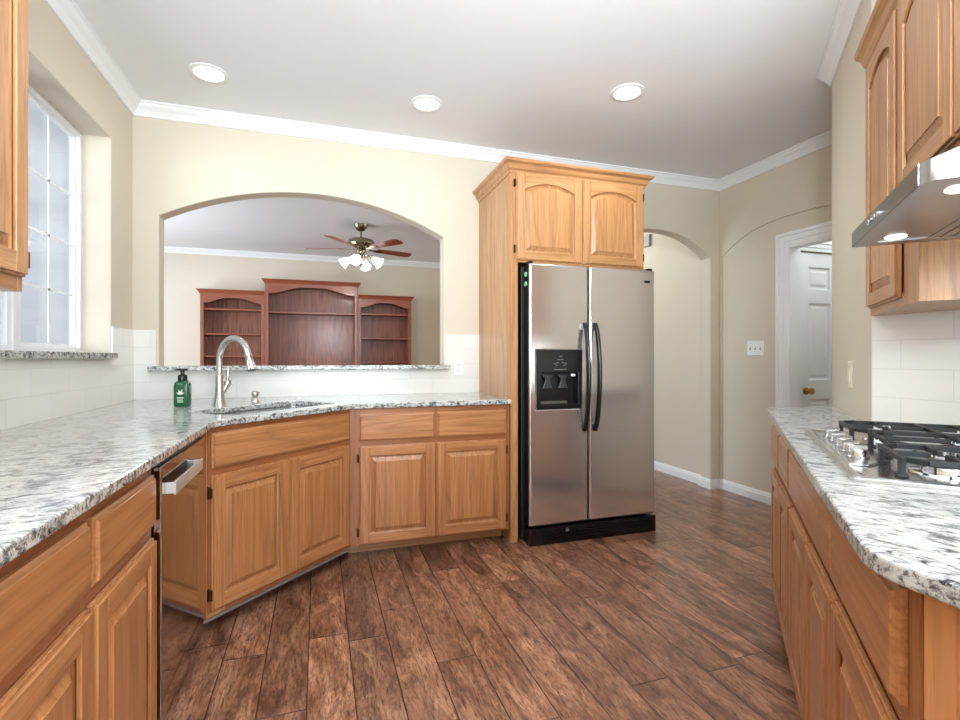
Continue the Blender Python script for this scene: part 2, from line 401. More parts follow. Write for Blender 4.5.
# back wall: pass-through over the sink and the hall arch beside the refrigerator
PTC, PTH = -0.034, 0.924
pass_hole = [(PTC - PTH, 1.10)] + seg_arch(PTC, PTH, 2.08, 2.312) + [(PTC + PTH, 1.10)]
hall = arch(2.78, 0.578, 2.083, 2.292, 2.4)
outer = [(-3.5, 0), (2.202, 0)] + hall + [(3.358, 0), (3.60, 0), (3.60, CZ), (-3.5, CZ)]
struct(MB().holes(outer, [pass_hole], BY, BY + 0.12, 'xz').build('wall_back', wall_m, bevel=0.010, seg=3))
# left wall with the window recess
struct(MB().holes([(-3.12, 0), (BY, 0), (BY, CZ), (-3.12, CZ)], [[(1.80, 1.178), (3.272, 1.178), (3.272, 2.409), (1.80, 2.409)]], -1.29, LX, 'yz').build('wall_left', wall_m, bevel=0.006))
# wall behind the camera with the wide breakfast window opening
struct(MB().holes([(-1.36, 0), (2.31, 0), (2.31, CZ), (-1.36, CZ)], [[(-0.62, 0.55), (1.72, 0.55), (1.72, 2.35), (-0.62, 2.35)]], -3.15, -3.02, 'xz').build('wall_rear', wall_m))
# range wall: side wall, diagonal pier and its return
struct(MB().ext([(TX, -3.02), (TX, 1.402), (2.714, 2.019), (3.47, 2.019), (3.47, 1.90), (2.764, 1.90), (2.22, 1.356), (2.22, -3.02)], 0, CZ).build('wall_range', wall_m, bevel=0.006))
# right wall with doorway, and the shallow arched recess framing it
struct(MB().holes([(1.90, 0), (2.20, 0), (2.20, 2.047), (2.922, 2.047), (2.922, 0), (3.73, 0), (3.73, CZ), (1.90, CZ)], [], 3.468, 3.556, 'yz').build('wall_right', wall_m))
rarch = arch(2.86, 0.722, 2.088, 2.282, 2.6)
struct(MB().ext([(2.019, 0), (2.138, 0)] + rarch + [(3.582, 0), (BY, 0), (BY, CZ), (2.019, CZ)], RX, 3.470, 'yz').build('wall_right_arch', wall_m, bevel=0.005))
# hall and living room shell
struct(B(3.40, 3.52, BY + 0.10, 8.30, 0, CZ).build('wall_hall', wall_m))
struct(B(-3.5, 3.52, 8.15, 8.27, 0, CZ).build('wall_living_back', wall_m))
struct(MB().holes([(BY, 0), (8.27, 0), (8.27, CZ), (BY, CZ)], [[(4.6, 0.55), (7.0, 0.55), (7.0, 2.45), (4.6, 2.45)]], -3.5, -3.38, 'yz').build('wall_living_left', wall_m))
# vestibule behind the doorway
struct(MB().holes([(3.556, 0), (3.70, 0), (3.70, 2.05), (4.48, 2.05), (4.48, 0), (4.80, 0), (4.80, CZ), (3.556, CZ)], [], 3.02, 3.14, 'xz').build('wall_vestibule_back', wall_m))
struct(B(4.80, 4.90, 1.9, 3.14, 0, CZ).build('wall_vestibule_right', wall_m))
struct(B(3.60, 4.80, 1.9, 2.0, 0, CZ).build('wall_vestibule_near', wall_m))

crown_p = [(0, CZ - 0.001), (0, CZ - 0.080), (0.010, CZ - 0.080), (0.013, CZ - 0.068), (0.028, CZ - 0.046), (0.048, CZ - 0.028), (0.056, CZ - 0.013), (0.066, CZ - 0.011), (0.066, CZ - 0.001)]
struct(MB().sweep([(LX, -3.02), (TX, -3.02), (TX, 1.402), (2.714, 2.019), (RX, 2.019), (RX, BY), (LX, BY)], crown_p, 1, True).build('trim_1', trim_m))
struct(MB().sweep([(3.40, BY + 0.12), (3.40, 8.15), (-3.38, 8.15), (-3.38, BY + 0.12)], crown_p, 1, False).build('trim_2', trim_m))
base_p = [(0, 0), (0.016, 0), (0.016, 0.060), (0.012, 0.066), (0.010, 0.078), (0.005, 0.088), (0, 0.088)]
struct(MB().sweep([(3.40, 8.15), (3.40, BY + 0.12), (3.358, BY + 0.12), (3.358, BY), (3.435, BY)], base_p, -1).build('baseboard_hall', trim_m))
struct(MB().sweep([(RX, BY), (RX, 3.582), (3.468, 3.582), (3.468, 3.02)], base_p, -1).build('baseboard_right', trim_m))
struct(MB().sweep([(3.40, 8.15), (-3.38, 8.15)], base_p, 1).build('baseboard_living', trim_m))

# doorway casing (right wall) and the casing of the door beyond
def casing(name, x_face, y0, y1, zt, w, axis, out, parent=None):
    m = MB()
    def bx(a0, a1, z0, z1, t0, t1):
        if axis == 'y': m.box(min(x_face + out * t0, x_face + out * t1), max(x_face + out * t0, x_face + out * t1), a0, a1, z0, z1)
        else: m.box(a0, a1, min(x_face + out * t0, x_face + out * t1), max(x_face + out * t0, x_face + out * t1), z0, z1)
    for (i0, i1, t) in ((0, 0.35, 0.012), (0.35, 0.75, 0.018), (0.75, 1.0, 0.026)):
        bx(y0 - w * i1, y0 - w * i0, 0, zt + w * i1, 0, t); bx(y1 + w * i0, y1 + w * i1, 0, zt + w * i1, 0, t)
        bx(y0 - w * i0, y1 + w * i0, zt + w * i0, zt + w * i1, 0, t)
    return m.build(name, trim_m, parent, bevel=0.002)
struct(casing('trim_3', 3.468, 2.22, 2.912, 2.045, 0.105, 'y', -1))
m = MB(); m.box(3.462, 3.558, 2.906, 2.923, 0, 2.047); m.box(3.462, 3.558, 2.20, 2.216, 0, 2.047); m.box(3.462, 3.558, 2.216, 2.906, 2.033, 2.048)
struct(m.build('trim_4', trim_m))
struct(casing('trim_5', 3.02, 3.70, 4.48, 2.05, 0.085, 'x', -1))

def panel_loops(x0, x1, z0, z1, y, dy, steps):
    out = []
    for ins, dep in steps:
        out.append([(x0 + ins, y + dep, z0 + ins), (x1 - ins, y + dep, z0 + ins), (x1 - ins, y + dep, z1 - ins), (x0 + ins, y + dep, z1 - ins)])
    return out
# six-panel door
dr = struct(MB().holes([(3.704, 0.008), (4.476, 0.008), (4.476, 2.043), (3.704, 2.043)],
      [[(x, z0), (x + 0.235, z0), (x + 0.235, z1), (x, z1)] for x in (3.815, 4.135) for z0, z1 in ((0.24, 0.84), (1.0, 1.63), (1.745, 1.925))], 3.03, 3.065, 'xz').build('door_1', door_m, bevel=0.0015))
for x in (3.815, 4.135):
    for z0, z1 in ((0.24, 0.84), (1.0, 1.63), (1.745, 1.925)):
        MB().rings(panel_loops(x - 0.002, x + 0.237, z0 - 0.002, z1 + 0.002, 3.034, 0, [(0, 0.012), (0.0, 0.002), (0.012, 0.013), (0.022, 0.013), (0.045, 0.002)])).build('door_panel', door_m, dr)
kn = MB(); kn.xf = Matrix.Translation((3.782, 3.03, 0.912)) @ Matrix.Rotation(R(90), 4, 'X')
kn.lathe([(0.0, 0.0), (0.031, 0.0), (0.031, 0.006), (0.012, 0.010), (0.010, 0.028), (0.024, 0.036), (0.029, 0.050), (0.024, 0.062), (0.0, 0.066)]).build('door_knob', brass_m, dr, smooth=True)
B(3.7035, 3.7045, 3.036, 3.058, 0.88, 0.945).build('latch_plate', brass_m, dr)

# window_1 in the left recess: two double-grille units with a mullion
def win_unit(y0, y1, z0, z1, x, parent, grids=True):
    m = MB(); fw = 0.024
    m.holes([(y0, z0), (y1, z0), (y1, z1), (y0, z1)], [[(y0 + fw, z0 + fw), (y1 - fw, z0 + fw), (y1 - fw, z1 - fw), (y0 + fw, z1 - fw)]], x - 0.05, x, 'yz')
    a0, a1, b0, b1 = y0 + fw, y1 - fw, z0 + fw, z1 - fw
    m.holes([(a0, b0), (a1, b0), (a1, b1), (a0, b1)], [[(a0 + .016, b0 + .016), (a1 - .016, b0 + .016), (a1 - .016, b1 - .016), (a0 + .016, b1 - .016)]], x - 0.04, x - 0.018, 'yz')
    o = m.build('window_frame', vinyl_m, parent, bevel=0.003)
    g = MB(); yc = (a0 + a1) / 2
    g.box(x - .024, x - .020, yc - .006, yc + .006, b0 + .02, b1 - .02)
    for zz in (1.516, 1.780, 2.048): g.box(x - .024, x - .020, a0 + .02, a1 - .02, zz - .006, zz + .006)
    g.build('window_grille', vinyl_m, o)
    B(x - 0.031, x - 0.028, a0 + .01, a1 - .01, b0 + .01, b1 - .01).build('window_pane', glass_m, parent)
w1 = bpy.data.objects.new('window_1', None); COL.objects.link(w1); w1['kind'] = 'structure'
win_unit(2.665, 3.272, 1.21, 2.409, -1.235, w1); win_unit(1.80, 2.605, 1.21, 2.409, -1.235, w1)
B(-1.30, -1.225, 2.605, 2.665, 1.21, 2.409).build('window_mullion', vinyl_m, w1, bevel=0.004)
# windows that bring in the daylight elsewhere
w2 = bpy.data.objects.new('window_2', None); COL.objects.link(w2); w2['kind'] = 'structure'
m = MB(); m.holes([(-0.62, 0.55), (1.72, 0.55), (1.72, 2.35), (-0.62, 2.35)], [[(x, 0.62), (x + 0.68, 0.62), (x + 0.68, 2.28), (x, 2.28)] for x in (-0.55, 0.21, 0.97)], -3.10, -3.05, 'xz')
m.build('window_frame', vinyl_m, w2)
w3 = bpy.data.objects.new('window_3', None); COL.objects.link(w3); w3['kind'] = 'structure'
m = MB(); m.holes([(4.6, 0.55), (7.0, 0.55), (7.0, 2.45), (4.6, 2.45)], [[(y, 0.62), (y + 1.09, 0.62), (y + 1.09, 2.38), (y, 2.38)] for y in (4.67, 5.84)], -3.46, -3.41, 'yz')
m.build('window_frame', vinyl_m, w3)
# the outside face of the living room wing, seen through the window
struct(B(-3.6, -1.292, BY - 0.03, BY - 0.001, -0.1, 3.4).build('wall_exterior', siding_m))

# ================================================================== TILE, GRANITE
t1 = MB().holes([(0.60, CT1), (BY, CT1), (BY, 1.357), (3.272, 1.357), (3.272, 1.178), (1.74, 1.178), (1.74, 1.357), (0.60, 1.357)], [], LX, LX + 0.010, 'yz').build('tile_backsplash', tile_y)
tag(t1, 'white tile backsplash running under the kitchen window', 'backsplash')
t2 = MB().holes([(LX + .010, CT1), (1.166, CT1), (1.166, 1.357), (0.903, 1.357), (0.903, 1.098), (-0.971, 1.098), (-0.971, 1.357), (LX + .010, 1.357)], [], BY - 0.010, BY, 'xz').build('tile_backsplash', tile_x)
tag(t2, 'white tile backsplash behind the sink, below the arched pass-through', 'backsplash')
t3 = B(TX - 0.010, TX, -0.20, 1.390, CT1, 1.357).build('tile_backsplash', tile_y)
tag(t3, 'white tile backsplash behind the gas cooktop', 'backsplash')

def rrect(cx, cy, w, h, r, ang, k=6):
    pts = []
    for sx, sy, a0 in ((1, 1, 0), (-1, 1, 90), (-1, -1, 180), (1, -1, 270)):
        for i in range(k + 1):
            a = R(a0 + 90 * i / k); pts.append((sx * (w / 2 - r) + r * math.cos(a), sy * (h / 2 - r) + r * math.sin(a)))
    c, s = math.cos(ang), math.sin(ang)
    return [(cx + x * c - y * s, cy + x * s + y * c) for x, y in pts]
DC = Vector((-0.1425, 2.634)); dx = Vector((1, 1)).normalized(); dy = Vector((-1, 1)).normalized()   # diagonal front: centre, right, inward
def diag(x, y): p = DC + dx * x + dy * y; return (p.x, p.y)
sk_c = diag(0.09, 0.255)
def rounded(poly, idx, r, k=5):
    out = []
    for i, p in enumerate(poly):
        if i not in idx: out.append(p); continue
        p = Vector(p); a = Vector(poly[i - 1]); b = Vector(poly[(i + 1) % len(poly)])
        p0 = p + (a - p).normalized() * r; p1 = p + (b - p).normalized() * r
        for j in range(k + 1):
            t = j / k; q = p0 * (1 - t) ** 2 + p * 2 * t * (1 - t) + p1 * t * t; out.append((q.x, q.y))
    return out
ctp = rounded([(LX + 0.0, 0.62), (-0.415, 0.62), (-0.415, 2.330), (0.190, 2.925), (1.163, 2.925), (1.163, BY), (LX, BY)], [2, 3], 0.05)
ct = MB().holes(ctp, [rrect(sk_c[0], sk_c[1], 0.70, 0.36, 0.06, R(45))], CT0, CT1).build('granite_countertop', granite_m, bevel=0.006, seg=3)
tag(ct, 'white streaked granite countertop wrapping the sink corner under the window', 'countertop')
rtp = rounded([(0.705, -0.30), (TX - .0, -0.30), (TX, 1.402), (2.700, 2.005), (2.255, 2.030), (0.705, 0.475)], [5], 0.05)
rt = MB().ext(rtp, CT0, CT1).build('granite_countertop', granite_r, bevel=0.006, seg=3)
tag(rt, 'white streaked granite countertop around the gas cooktop', 'countertop')
sl = B(-1.232, -1.058, 1.800, 3.255, 1.178, 1.208).build('granite_window_sill', granite_m, bevel=0.004); tag(sl, 'granite sill slab along the bottom of the kitchen window', 'window sill')
lg = B(-0.990, 0.915, 3.50, 3.80, 1.100, 1.130).build('granite_ledge', granite_m, bevel=0.004); tag(lg, 'narrow granite ledge across the arched pass-through above the sink', 'ledge')

# ================================================================== CABINET PARTS
def cab_door(parent, x0, x1, z0, z1, y=0.0, arched=False, hinge=None, rail=0.058, hz=None):
    """overlay door, face at y-0.02; local x right, y inward"""
    t = 0.020; ya = y - t; yb = y; w = x1 - x0
    m = MB()
    m.holes([(x0, z0), (x1, z0), (x1, z1), (x0, z1)], [[(x0 + .04, z0 + .04), (x1 - .04, z0 + .04), (x1 - .04, z1 - .04), (x0 + .04, z1 - .04)]], yb - 0.011, yb, 'xz', 0)                                   # back layer makes the stepped lip
    i = 0.006; X0, X1, Z0, Z1 = x0 + i, x1 - i, z0 + i, z1 - i
    m.box(X0, x0 + rail, ya, yb - 0.010, Z0, Z1, 0); m.box(x1 - rail, X1, ya, yb - 0.010, Z0, Z1, 0)
    m.box(x0 + rail, x1 - rail, ya, yb - 0.010, Z0, z0 + rail, 1)
    px0, px1, pz0 = x0 + rail, x1 - rail, z0 + rail
    if arched:
        rise = 0.048; base = z1 - rail - rise - 0.004
        top = seg_arch((px0 + px1) / 2, (px1 - px0) / 2, base, base + rise, 12)
        m.ext(top + [(px1, Z1), (px0, Z1)], ya, yb - 0.010, 'xz', 1)
    else:
        m.box(px0, px1, ya, yb - 0.010, z1 - rail, Z1, 1); top = None; base = z1 - rail
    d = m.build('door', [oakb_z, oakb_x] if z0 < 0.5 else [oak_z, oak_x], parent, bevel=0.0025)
    # raised panel
    def outline(ins, dep):
        a, b, c = px0 + ins, px1 - ins, pz0 + ins
        if arched:
            tt = seg_arch((px0 + px1) / 2, (px1 - px0) / 2 - ins, base - ins * 0.6, base + 0.048 - ins, 12)
            return [(a, dep, c), (b, dep, c)] + [(q[0], dep, q[1]) for q in tt[::-1]]
        return [(a, dep, c), (b, dep, c), (b, dep, base - ins), (a, dep, base - ins)]
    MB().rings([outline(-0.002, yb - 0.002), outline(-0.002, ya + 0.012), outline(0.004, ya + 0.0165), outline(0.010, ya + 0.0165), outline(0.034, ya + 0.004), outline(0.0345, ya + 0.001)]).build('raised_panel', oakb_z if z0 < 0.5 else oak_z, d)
    if hinge:
        hx = x0 - 0.004 if hinge == 'l' else x1 + 0.004
        for zc in ((z0 + 0.07, z1 - 0.07) if hz is None else hz):
            h = MB(); h.tube([(hx, ya + 0.006, zc - 0.022), (hx, ya + 0.006, zc + 0.022)], 0.0045, 8)
            h.box(hx - 0.011 if hinge == 'l' else hx, hx if hinge == 'l' else hx + 0.011, y - 0.0025, y - 0.0002, zc - 0.026, zc + 0.026)
            h.build('hinge', bronze_m, d)
    return d
def drawer_front(parent, x0, x1, z0, z1, y=0.0):
    i = 0.007; m = MB()
    m.rings([[(x0 + a, y + b, z0 + a), (x1 - a, y + b, z0 + a), (x1 - a, y + b, z1 - a), (x0 + a, y + b, z1 - a)] for a, b in ((0, 0), (0, -0.010), (i, -0.013), (i + 0.003, -0.020))])
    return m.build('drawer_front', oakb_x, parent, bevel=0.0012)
def face_frame(parent, W_, z0, z1, stiles, rails, t=0.018):
    m = MB()
    for a, b in stiles: m.box(a, b, 0, t, z0, z1, 0)
    for a, b, c, d in rails: m.box(a, b, 0.0003, t, c, d, 1)
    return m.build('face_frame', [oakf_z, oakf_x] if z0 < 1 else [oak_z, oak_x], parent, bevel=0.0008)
def carcass(parent, poly, z0, z1, front=True, mat=None, name='carcass', top=False):
    """thin walls around a plan polygon whose first edge is the open front"""
    m = MB(); m.ext(poly, z0, z0 + 0.016); k = len(poly)
    if top: m.ext(poly, z1 - 0.016, z1)
    cx = sum(p[0] for p in poly) / k; cy = sum(p[1] for p in poly) / k
    for i in range(k):
        if i == 0 and front: continue
        a = Vector(poly[i]); b = Vector(poly[(i + 1) % k]); d = (b - a).normalized(); n = Vector((-d.y, d.x))
        if n.dot(Vector((cx, cy)) - a) < 0: n = -n
        m.ext([a, b, b + n * 0.014, a + n * 0.014], z0 + 0.016, z1 - (0.016 if top else 0))
    return m.build(name, mat or oak_z, parent)
KZ = 0.088; FT = CT0 - 0.002

# --- left base cabinet (two drawers over two doors)
c = empty('base_cabinet', 'oak base cabinet under the window counter with two drawers over two doors', 'cabinet', (-0.456, 0.78, 0), R(90))
w = 1.648 - 0.78
carcass(c, [(0, 0.018), (w, 0.018), (w, 0.628), (0, 0.628)], KZ, FT)
face_frame(c, w, KZ, FT, [(0, 0.03), (w - 0.03, w), (0.415, 0.455)], [(0.03, w - 0.03, KZ, 0.118), (0.03, w - 0.03, 0.655, 0.700), (0.03, w - 0.03, 0.845, FT)])
drawer_front(c, 0.022, 0.425, 0.703, 0.848); drawer_front(c, 0.450, 0.850, 0.703, 0.848)
cab_door(c, 0.022, 0.432, 0.105, 0.668, hinge='l'); cab_door(c, 0.446, 0.854, 0.105, 0.668)
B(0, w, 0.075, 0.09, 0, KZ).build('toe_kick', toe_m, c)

# --- dishwasher
d = empty('dishwasher', 'stainless steel dishwasher with bar handle left of the sink cabinet', 'dishwasher', (-0.456, 1.655, 0), R(90))
w = 0.556
B(0.004, w - 0.004, 0.004, 0.60, 0.10, 0.872).build('tub_body', blackm_m, d)
B(0.002, w - 0.002, -0.024, 0.0, 0.105, 0.866).build('door_panel', dw_m, d, bevel=0.004)
B(0.004, w - 0.004, -0.012, 0.0, 0.866, 0.880).build('control_strip', black_m, d)
B(0.01, w - 0.01, 0.03, 0.05, 0.0, 0.112).build('kick_plate', blackm_m, d)
m = MB(); m.box(0.035, 0.40, -0.052, -0.046, 0.772, 0.812); m.box(0.035, 0.050, -0.047, -0.023, 0.776, 0.808); m.box(0.385, 0.40, -0.047, -0.023, 0.776, 0.808)
m.build('handle', plain('satin_handle', (214, 216, 214), 0.38, 0.55), d, bevel=0.002)

# --- diagonal sink cabinet
c = empty('sink_base_cabinet', 'oak corner sink cabinet set at an angle with two doors below a false drawer', 'cabinet', (DC.x, DC.y, 0), R(45))
hw = 0.449
def tol(p): q = Vector(p) - DC; return (q.dot(dx), q.dot(dy))
poly = [tol(p) for p in ((-0.444, 2.330), (0.153, 2.956), (0.160, 3.598), (-1.088, 3.598), (-1.088, 2.330))]
carcass(c, poly, KZ, FT)
face_frame(c, 0, KZ, FT, [(-hw, -hw + 0.050), (hw - 0.034, hw)], [(-hw + 0.05, hw - 0.034, KZ, 0.118), (-hw + 0.05, hw - 0.034, 0.66, 0.712), (-hw + 0.05, hw - 0.034, 0.855, FT)])
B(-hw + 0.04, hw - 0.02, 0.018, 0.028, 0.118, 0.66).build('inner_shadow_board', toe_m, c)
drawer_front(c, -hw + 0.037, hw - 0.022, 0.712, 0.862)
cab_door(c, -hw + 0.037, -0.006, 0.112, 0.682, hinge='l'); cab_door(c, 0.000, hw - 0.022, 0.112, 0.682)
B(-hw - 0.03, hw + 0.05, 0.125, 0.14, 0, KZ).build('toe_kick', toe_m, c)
m = MB(); m.box(-hw, hw, -0.006, 0.004, KZ - 0.014, KZ - 0.001); m.build('metal_edge_strip', plain('pale_metal_strip', (140, 130, 124), 0.35, 0.4), c)
# filler between dishwasher and corner
fl = B(0, 0.092, 0, 0.02, KZ, FT)
o = fl.build('filler_strip', oak_z, c); o.matrix_parent_inverse = Matrix.Identity(4)
q = tol((-0.456, 2.213)); o.location = (q[0], q[1], 0); o.rotation_euler = (0, 0, R(45))

# --- back base cabinet
c = empty('base_cabinet', 'oak base cabinet beside the refrigerator with two drawers over two doors', 'cabinet', (0.171, 2.955, 0), 0)
w = 1.160 - 0.171
carcass(c, [(0.0, 0.018), (w, 0.018), (w, 0.640), (0.0, 0.640)], KZ, FT)
face_frame(c, w, KZ, FT, [(0, 0.062), (w - 0.036, w), (0.485, 0.525)], [(0.06, w - 0.036, KZ, 0.112), (0.06, w - 0.036, 0.655, 0.700), (0.06, w - 0.036, 0.848, FT)])
drawer_front(c, 0.054, 0.497, 0.698, 0.852); drawer_front(c, 0.516, 0.962, 0.698, 0.852)
cab_door(c, 0.054, 0.503, 0.100, 0.668, hinge='l'); cab_door(c, 0.508, 0.962, 0.100, 0.668, hinge='r')
B(-0.0, w, 0.145, 0.16, 0, KZ).build('toe_kick', oak_x, c)

# --- refrigerator enclosure
c = empty('refrigerator_cabinet', 'tall oak cabinet surrounding the top and side of the refrigerator with crown molding', 'cabinet', (1.166, 2.95, 0), 0)
H = 2.385
B(0, 0.019, 0.02, 0.655, 0, H).build('side_panel', oak_z, c)
B(0, 0.050, 0, 0.02, 0, H).build('front_stile', oak_z, c, bevel=0.001)
carcass(c, [(0.05, 0.02), (0.998, 0.02), (0.998, 0.65), (0.05, 0.65)], 1.795, H, top=True)
face_frame(c, 1, 1.795, H, [(0.05, 0.062), (0.982, 1.0), (0.500, 0.53)], [(0.06, 0.985, 1.795, 1.835), (0.06, 0.985, 2.355, H)])
cab_door(c, 0.034, 0.507, 1.808, 2.370, arched=True, hinge='l'); cab_door(c, 0.514, 0.985, 1.808, 2.370, arched=True, hinge='r')
cp = [(0, H - 0.022), (0.006, H - 0.022), (0.010, H - 0.006), (0.020, H + 0.004), (0.030, H + 0.028), (0.048, H + 0.040), (0.052, H + 0.052), (0.052, H + 0.058), (0, H + 0.058)]
MB().sweep([(0, 0.655), (0, 0), (1.0, 0), (1.0, 0.655)], cp, -1).build('crown_molding', [oak_x], c, bevel=0.0015)

# --- refrigerator
f = empty('refrigerator', 'stainless steel side by side refrigerator with ice dispenser and black handles', 'refrigerator', (1.236, 2.86, 0), 0)
B(0.0, 0.955, 0.085, 0.73, 0.03, 1.765).build('cabinet_body', blackm_m, f, bevel=0.004)
hx0, hx1, hz0, hz1 = 0.105, 0.355, 0.880, 1.085
m = MB(); m.holes([(0.020, 0.118), (0.436, 0.118), (0.436, 1.778), (0.020, 1.778)], [[(0.072, 0.860), (0.382, 0.860), (0.382, 1.226), (0.072, 1.226)]], 0, 0.078, 'xz')
fd = m.build('freezer_door', fridge_m, f, bevel=0.014, seg=4, smooth=True)
rd = B(0.448, 0.956, 0, 0.078, 0.118, 1.778).build('refrigerator_door', fridge_m, f, bevel=0.014, seg=4, smooth=True)
m = MB(); m.box(0.032, 0.426, 0.072, 0.086, 0.13, 1.77); m.box(0.455, 0.93, 0.072, 0.086, 0.13, 1.77); m.build('door_gasket', blackm_m, f)
m = MB(); m.holes([(0.066, 0.854), (0.388, 0.854), (0.388, 1.232), (0.066, 1.232)], [[(0.098, 0.880), (0.362, 0.880), (0.362, 1.088), (0.098, 1.088)]], -0.008, 0.014, 'xz')
dp = m.build('ice_dispenser', black_m, f, bevel=0.004)
m = MB(); m.box(0.074, 0.38, 0.066, 0.074, 0.862, 1.224); m.box(0.074, 0.098, 0.014, 0.066, 0.862, 1.10); m.box(0.362, 0.38, 0.014, 0.066, 0.862, 1.10); m.box(0.098, 0.362, 0.014, 0.066, 1.088, 1.10); m.box(0.098, 0.362, 0.012, 0.066, 0.862, 0.885)
m.build('dispenser_recess', black_m, dp)
m = MB()
for xx in (0.165, 0.275):
    m.ext([(xx - 0.045, 1.075), (xx + 0.045, 1.075), (xx + 0.016, 1.045), (xx + 0.016, 1.03), (xx + 0.034, 0.985), (xx - 0.034, 0.985), (xx - 0.016, 1.03), (xx - 0.016, 1.045)], 0.035, 0.05, 'xz')
m.build('dispenser_paddle', plain('paddle_plastic', (58, 58, 62), 0.3), dp, bevel=0.003)
B(0.10, 0.29, 0.004, 0.05, 0.886, 0.905).build('drip_tray', plain('tray_plastic', (84, 82, 74), 0.35), dp, bevel=0.004)
m = MB()
for i, (xx, zz, a) in enumerate(((0.235, 1.190, .012), (0.232, 1.170, .022), (0.195, 1.145, .007), (0.212, 1.150, .007), (0.250, 1.150, .007), (0.270, 1.147, .007), (0.205, 1.135, .008), (0.262, 1.135, .010), (0.232, 1.107, .045))):
    m.box(xx - a, xx + a, -0.0088, -0.008, zz - 0.0022, zz + 0.0022)
m.build('control_marks', grey_pl, dp)
B(0.318, 0.348, 0.010, 0.013, 1.062, 1.078).build('indicator_label', white_pl, dp)
for nm, xc, door in (('handle', 0.402, fd), ('handle', 0.481, rd)):
    pts = []; rs = []
    for i in range(21):
        t = i / 20; z = 0.712 + 0.690 * t; b = math.sin(PI * t) ** 0.55
        pts.append((xc, -0.010 - 0.058 * b, z)); rs.append(0.0145)
    h = MB(); h.tube(pts, rs, 12, flat=1.25)
    h.box(xc - 0.015, xc + 0.015, -0.020, 0.0, 0.706, 0.752); h.box(xc - 0.015, xc + 0.015, -0.020, 0.0, 1.362, 1.408)
    h.build(nm, black_m, door, bevel=0.002, smooth=True)
B(0.018, 0.0205, 0.010, 0.078, 0.125, 1.772).build('black_side_trim', black_m, fd)
B(0.868, 0.912, -0.003, 0.0, 1.690, 1.706).build('badge', black_m, rd, bevel=0.001)
m = MB(); m.box(0.02, 0.952, -0.012, 0.08, 0.002, 0.108)
for i in range(5): m.box(0.10, 0.92, -0.020, -0.010, 0.024 + 0.016 * i, 0.032 + 0.016 * i)
m.box(0.02, 0.10, -0.018, -0.010, 0.012, 0.10); m.build('toe_grille', black_m, f, bevel=0.002)
m = MB(); m.tube([(0.275, -0.024, 0.085), (0.275, -0.012, 0.085)], 0.012, 12); m.build('grille_knob', grey_pl, f)
for a, b in ((0.022, 0.05), (0.905, 0.94)): B(a, b, 0.01, 0.07, 1.778, 1.792).build('hinge_cover', black_m, f, bevel=0.002)
for zz in (1.712, 1.650):
    s_ = MB(); s_.xf = Matrix.Translation((0.0175, 0.048, zz)) @ Matrix.Rotation(R(-90), 4, 'Y'); s_.lathe([(0, 0), (0.016, 0), (0.014, 0.006), (0, 0.007)], seg=16)
    s_.build('green_sticker', plain('green_sticker', (120, 225, 150), 0.4), f)

# --- upper cabinet, left foreground
c = empty('wall_cabinet', 'oak wall cabinet left of the window in the near corner', 'cabinet', (-0.776, 0.92, 0), R(90))
w = 0.772
carcass(c, [(0, 0.018), (w, 0.018), (w, 0.322), (0, 0.322)], 1.362, 2.385, top=True)
face_frame(c, w, 1.362, 2.385, [(0, 0.03), (w - 0.022, w)], [(0.03, w - 0.022, 1.362, 1.43), (0.03, w - 0.022, 2.35, 2.385)])
cab_door(c, 0.02, 0.39, 1.402, 2.370, arched=True, hinge='l'); cab_door(c, 0.396, w - 0.006, 1.402, 2.370, arched=True, hinge='r', rail=0.062, hz=(1.45, 2.30))
MB().sweep([(w, 0.322), (w, 0), (0, 0), (0, 0.322)], cp, 1).build('crown_molding', oak_x, c)

# ================================================================== RIGHT BASE RUN
AR = R(46 + 180)
O = Vector((0.735, 0.432)); ud = Vector((math.cos(R(46)), math.sin(R(46)))); un = Vector((math.sin(R(46)), -math.cos(R(46))))
def rcab(name, label, u0, u1, cat='cabinet'):   # origin at the far end so that local x runs towards the camera
    p = O + ud * u1
    return empty(name, label, cat, (p.x, p.y, 0), AR), u1 - u0
def fu(u1, u): return u1 - u
# far unit: two narrow bays
c, w = rcab('base_cabinet', 'narrow oak base cabinet at the far end of the cooktop counter', 1.222, 1.955)
U = 1.955
carcass(c, [(0, 0.018), (w, 0.018), (w, 0.34), (0.0, 0.34)], KZ, FT)
face_frame(c, w, KZ, FT, [(0, 0.045), (w - 0.012, w), (U - 1.575, U - 1.540)], [(0.045, w - 0.012, KZ, 0.118), (0.045, w - 0.012, 0.662, 0.706), (0.045, w - 0.012, 0.855, FT)])
drawer_front(c, U - 1.890, U - 1.568, 0.704, 0.866); drawer_front(c, U - 1.548, U - 1.228, 0.704, 0.866)
cab_door(c, U - 1.890, U - 1.568, 0.112, 0.662); cab_door(c, U - 1.548, U - 1.228, 0.112, 0.662)
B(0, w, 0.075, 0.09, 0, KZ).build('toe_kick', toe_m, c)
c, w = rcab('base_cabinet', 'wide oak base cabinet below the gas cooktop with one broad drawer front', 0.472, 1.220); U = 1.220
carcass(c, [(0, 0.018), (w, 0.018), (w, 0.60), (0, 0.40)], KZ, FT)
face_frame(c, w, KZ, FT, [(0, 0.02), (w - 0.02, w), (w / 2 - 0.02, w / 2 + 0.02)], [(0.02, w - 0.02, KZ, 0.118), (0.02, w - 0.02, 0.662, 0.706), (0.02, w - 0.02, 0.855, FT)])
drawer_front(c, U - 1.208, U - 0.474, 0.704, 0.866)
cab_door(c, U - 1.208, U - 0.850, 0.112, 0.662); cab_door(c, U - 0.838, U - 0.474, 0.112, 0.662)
B(0, w, 0.075, 0.09, 0, KZ).build('toe_kick', toe_m, c)
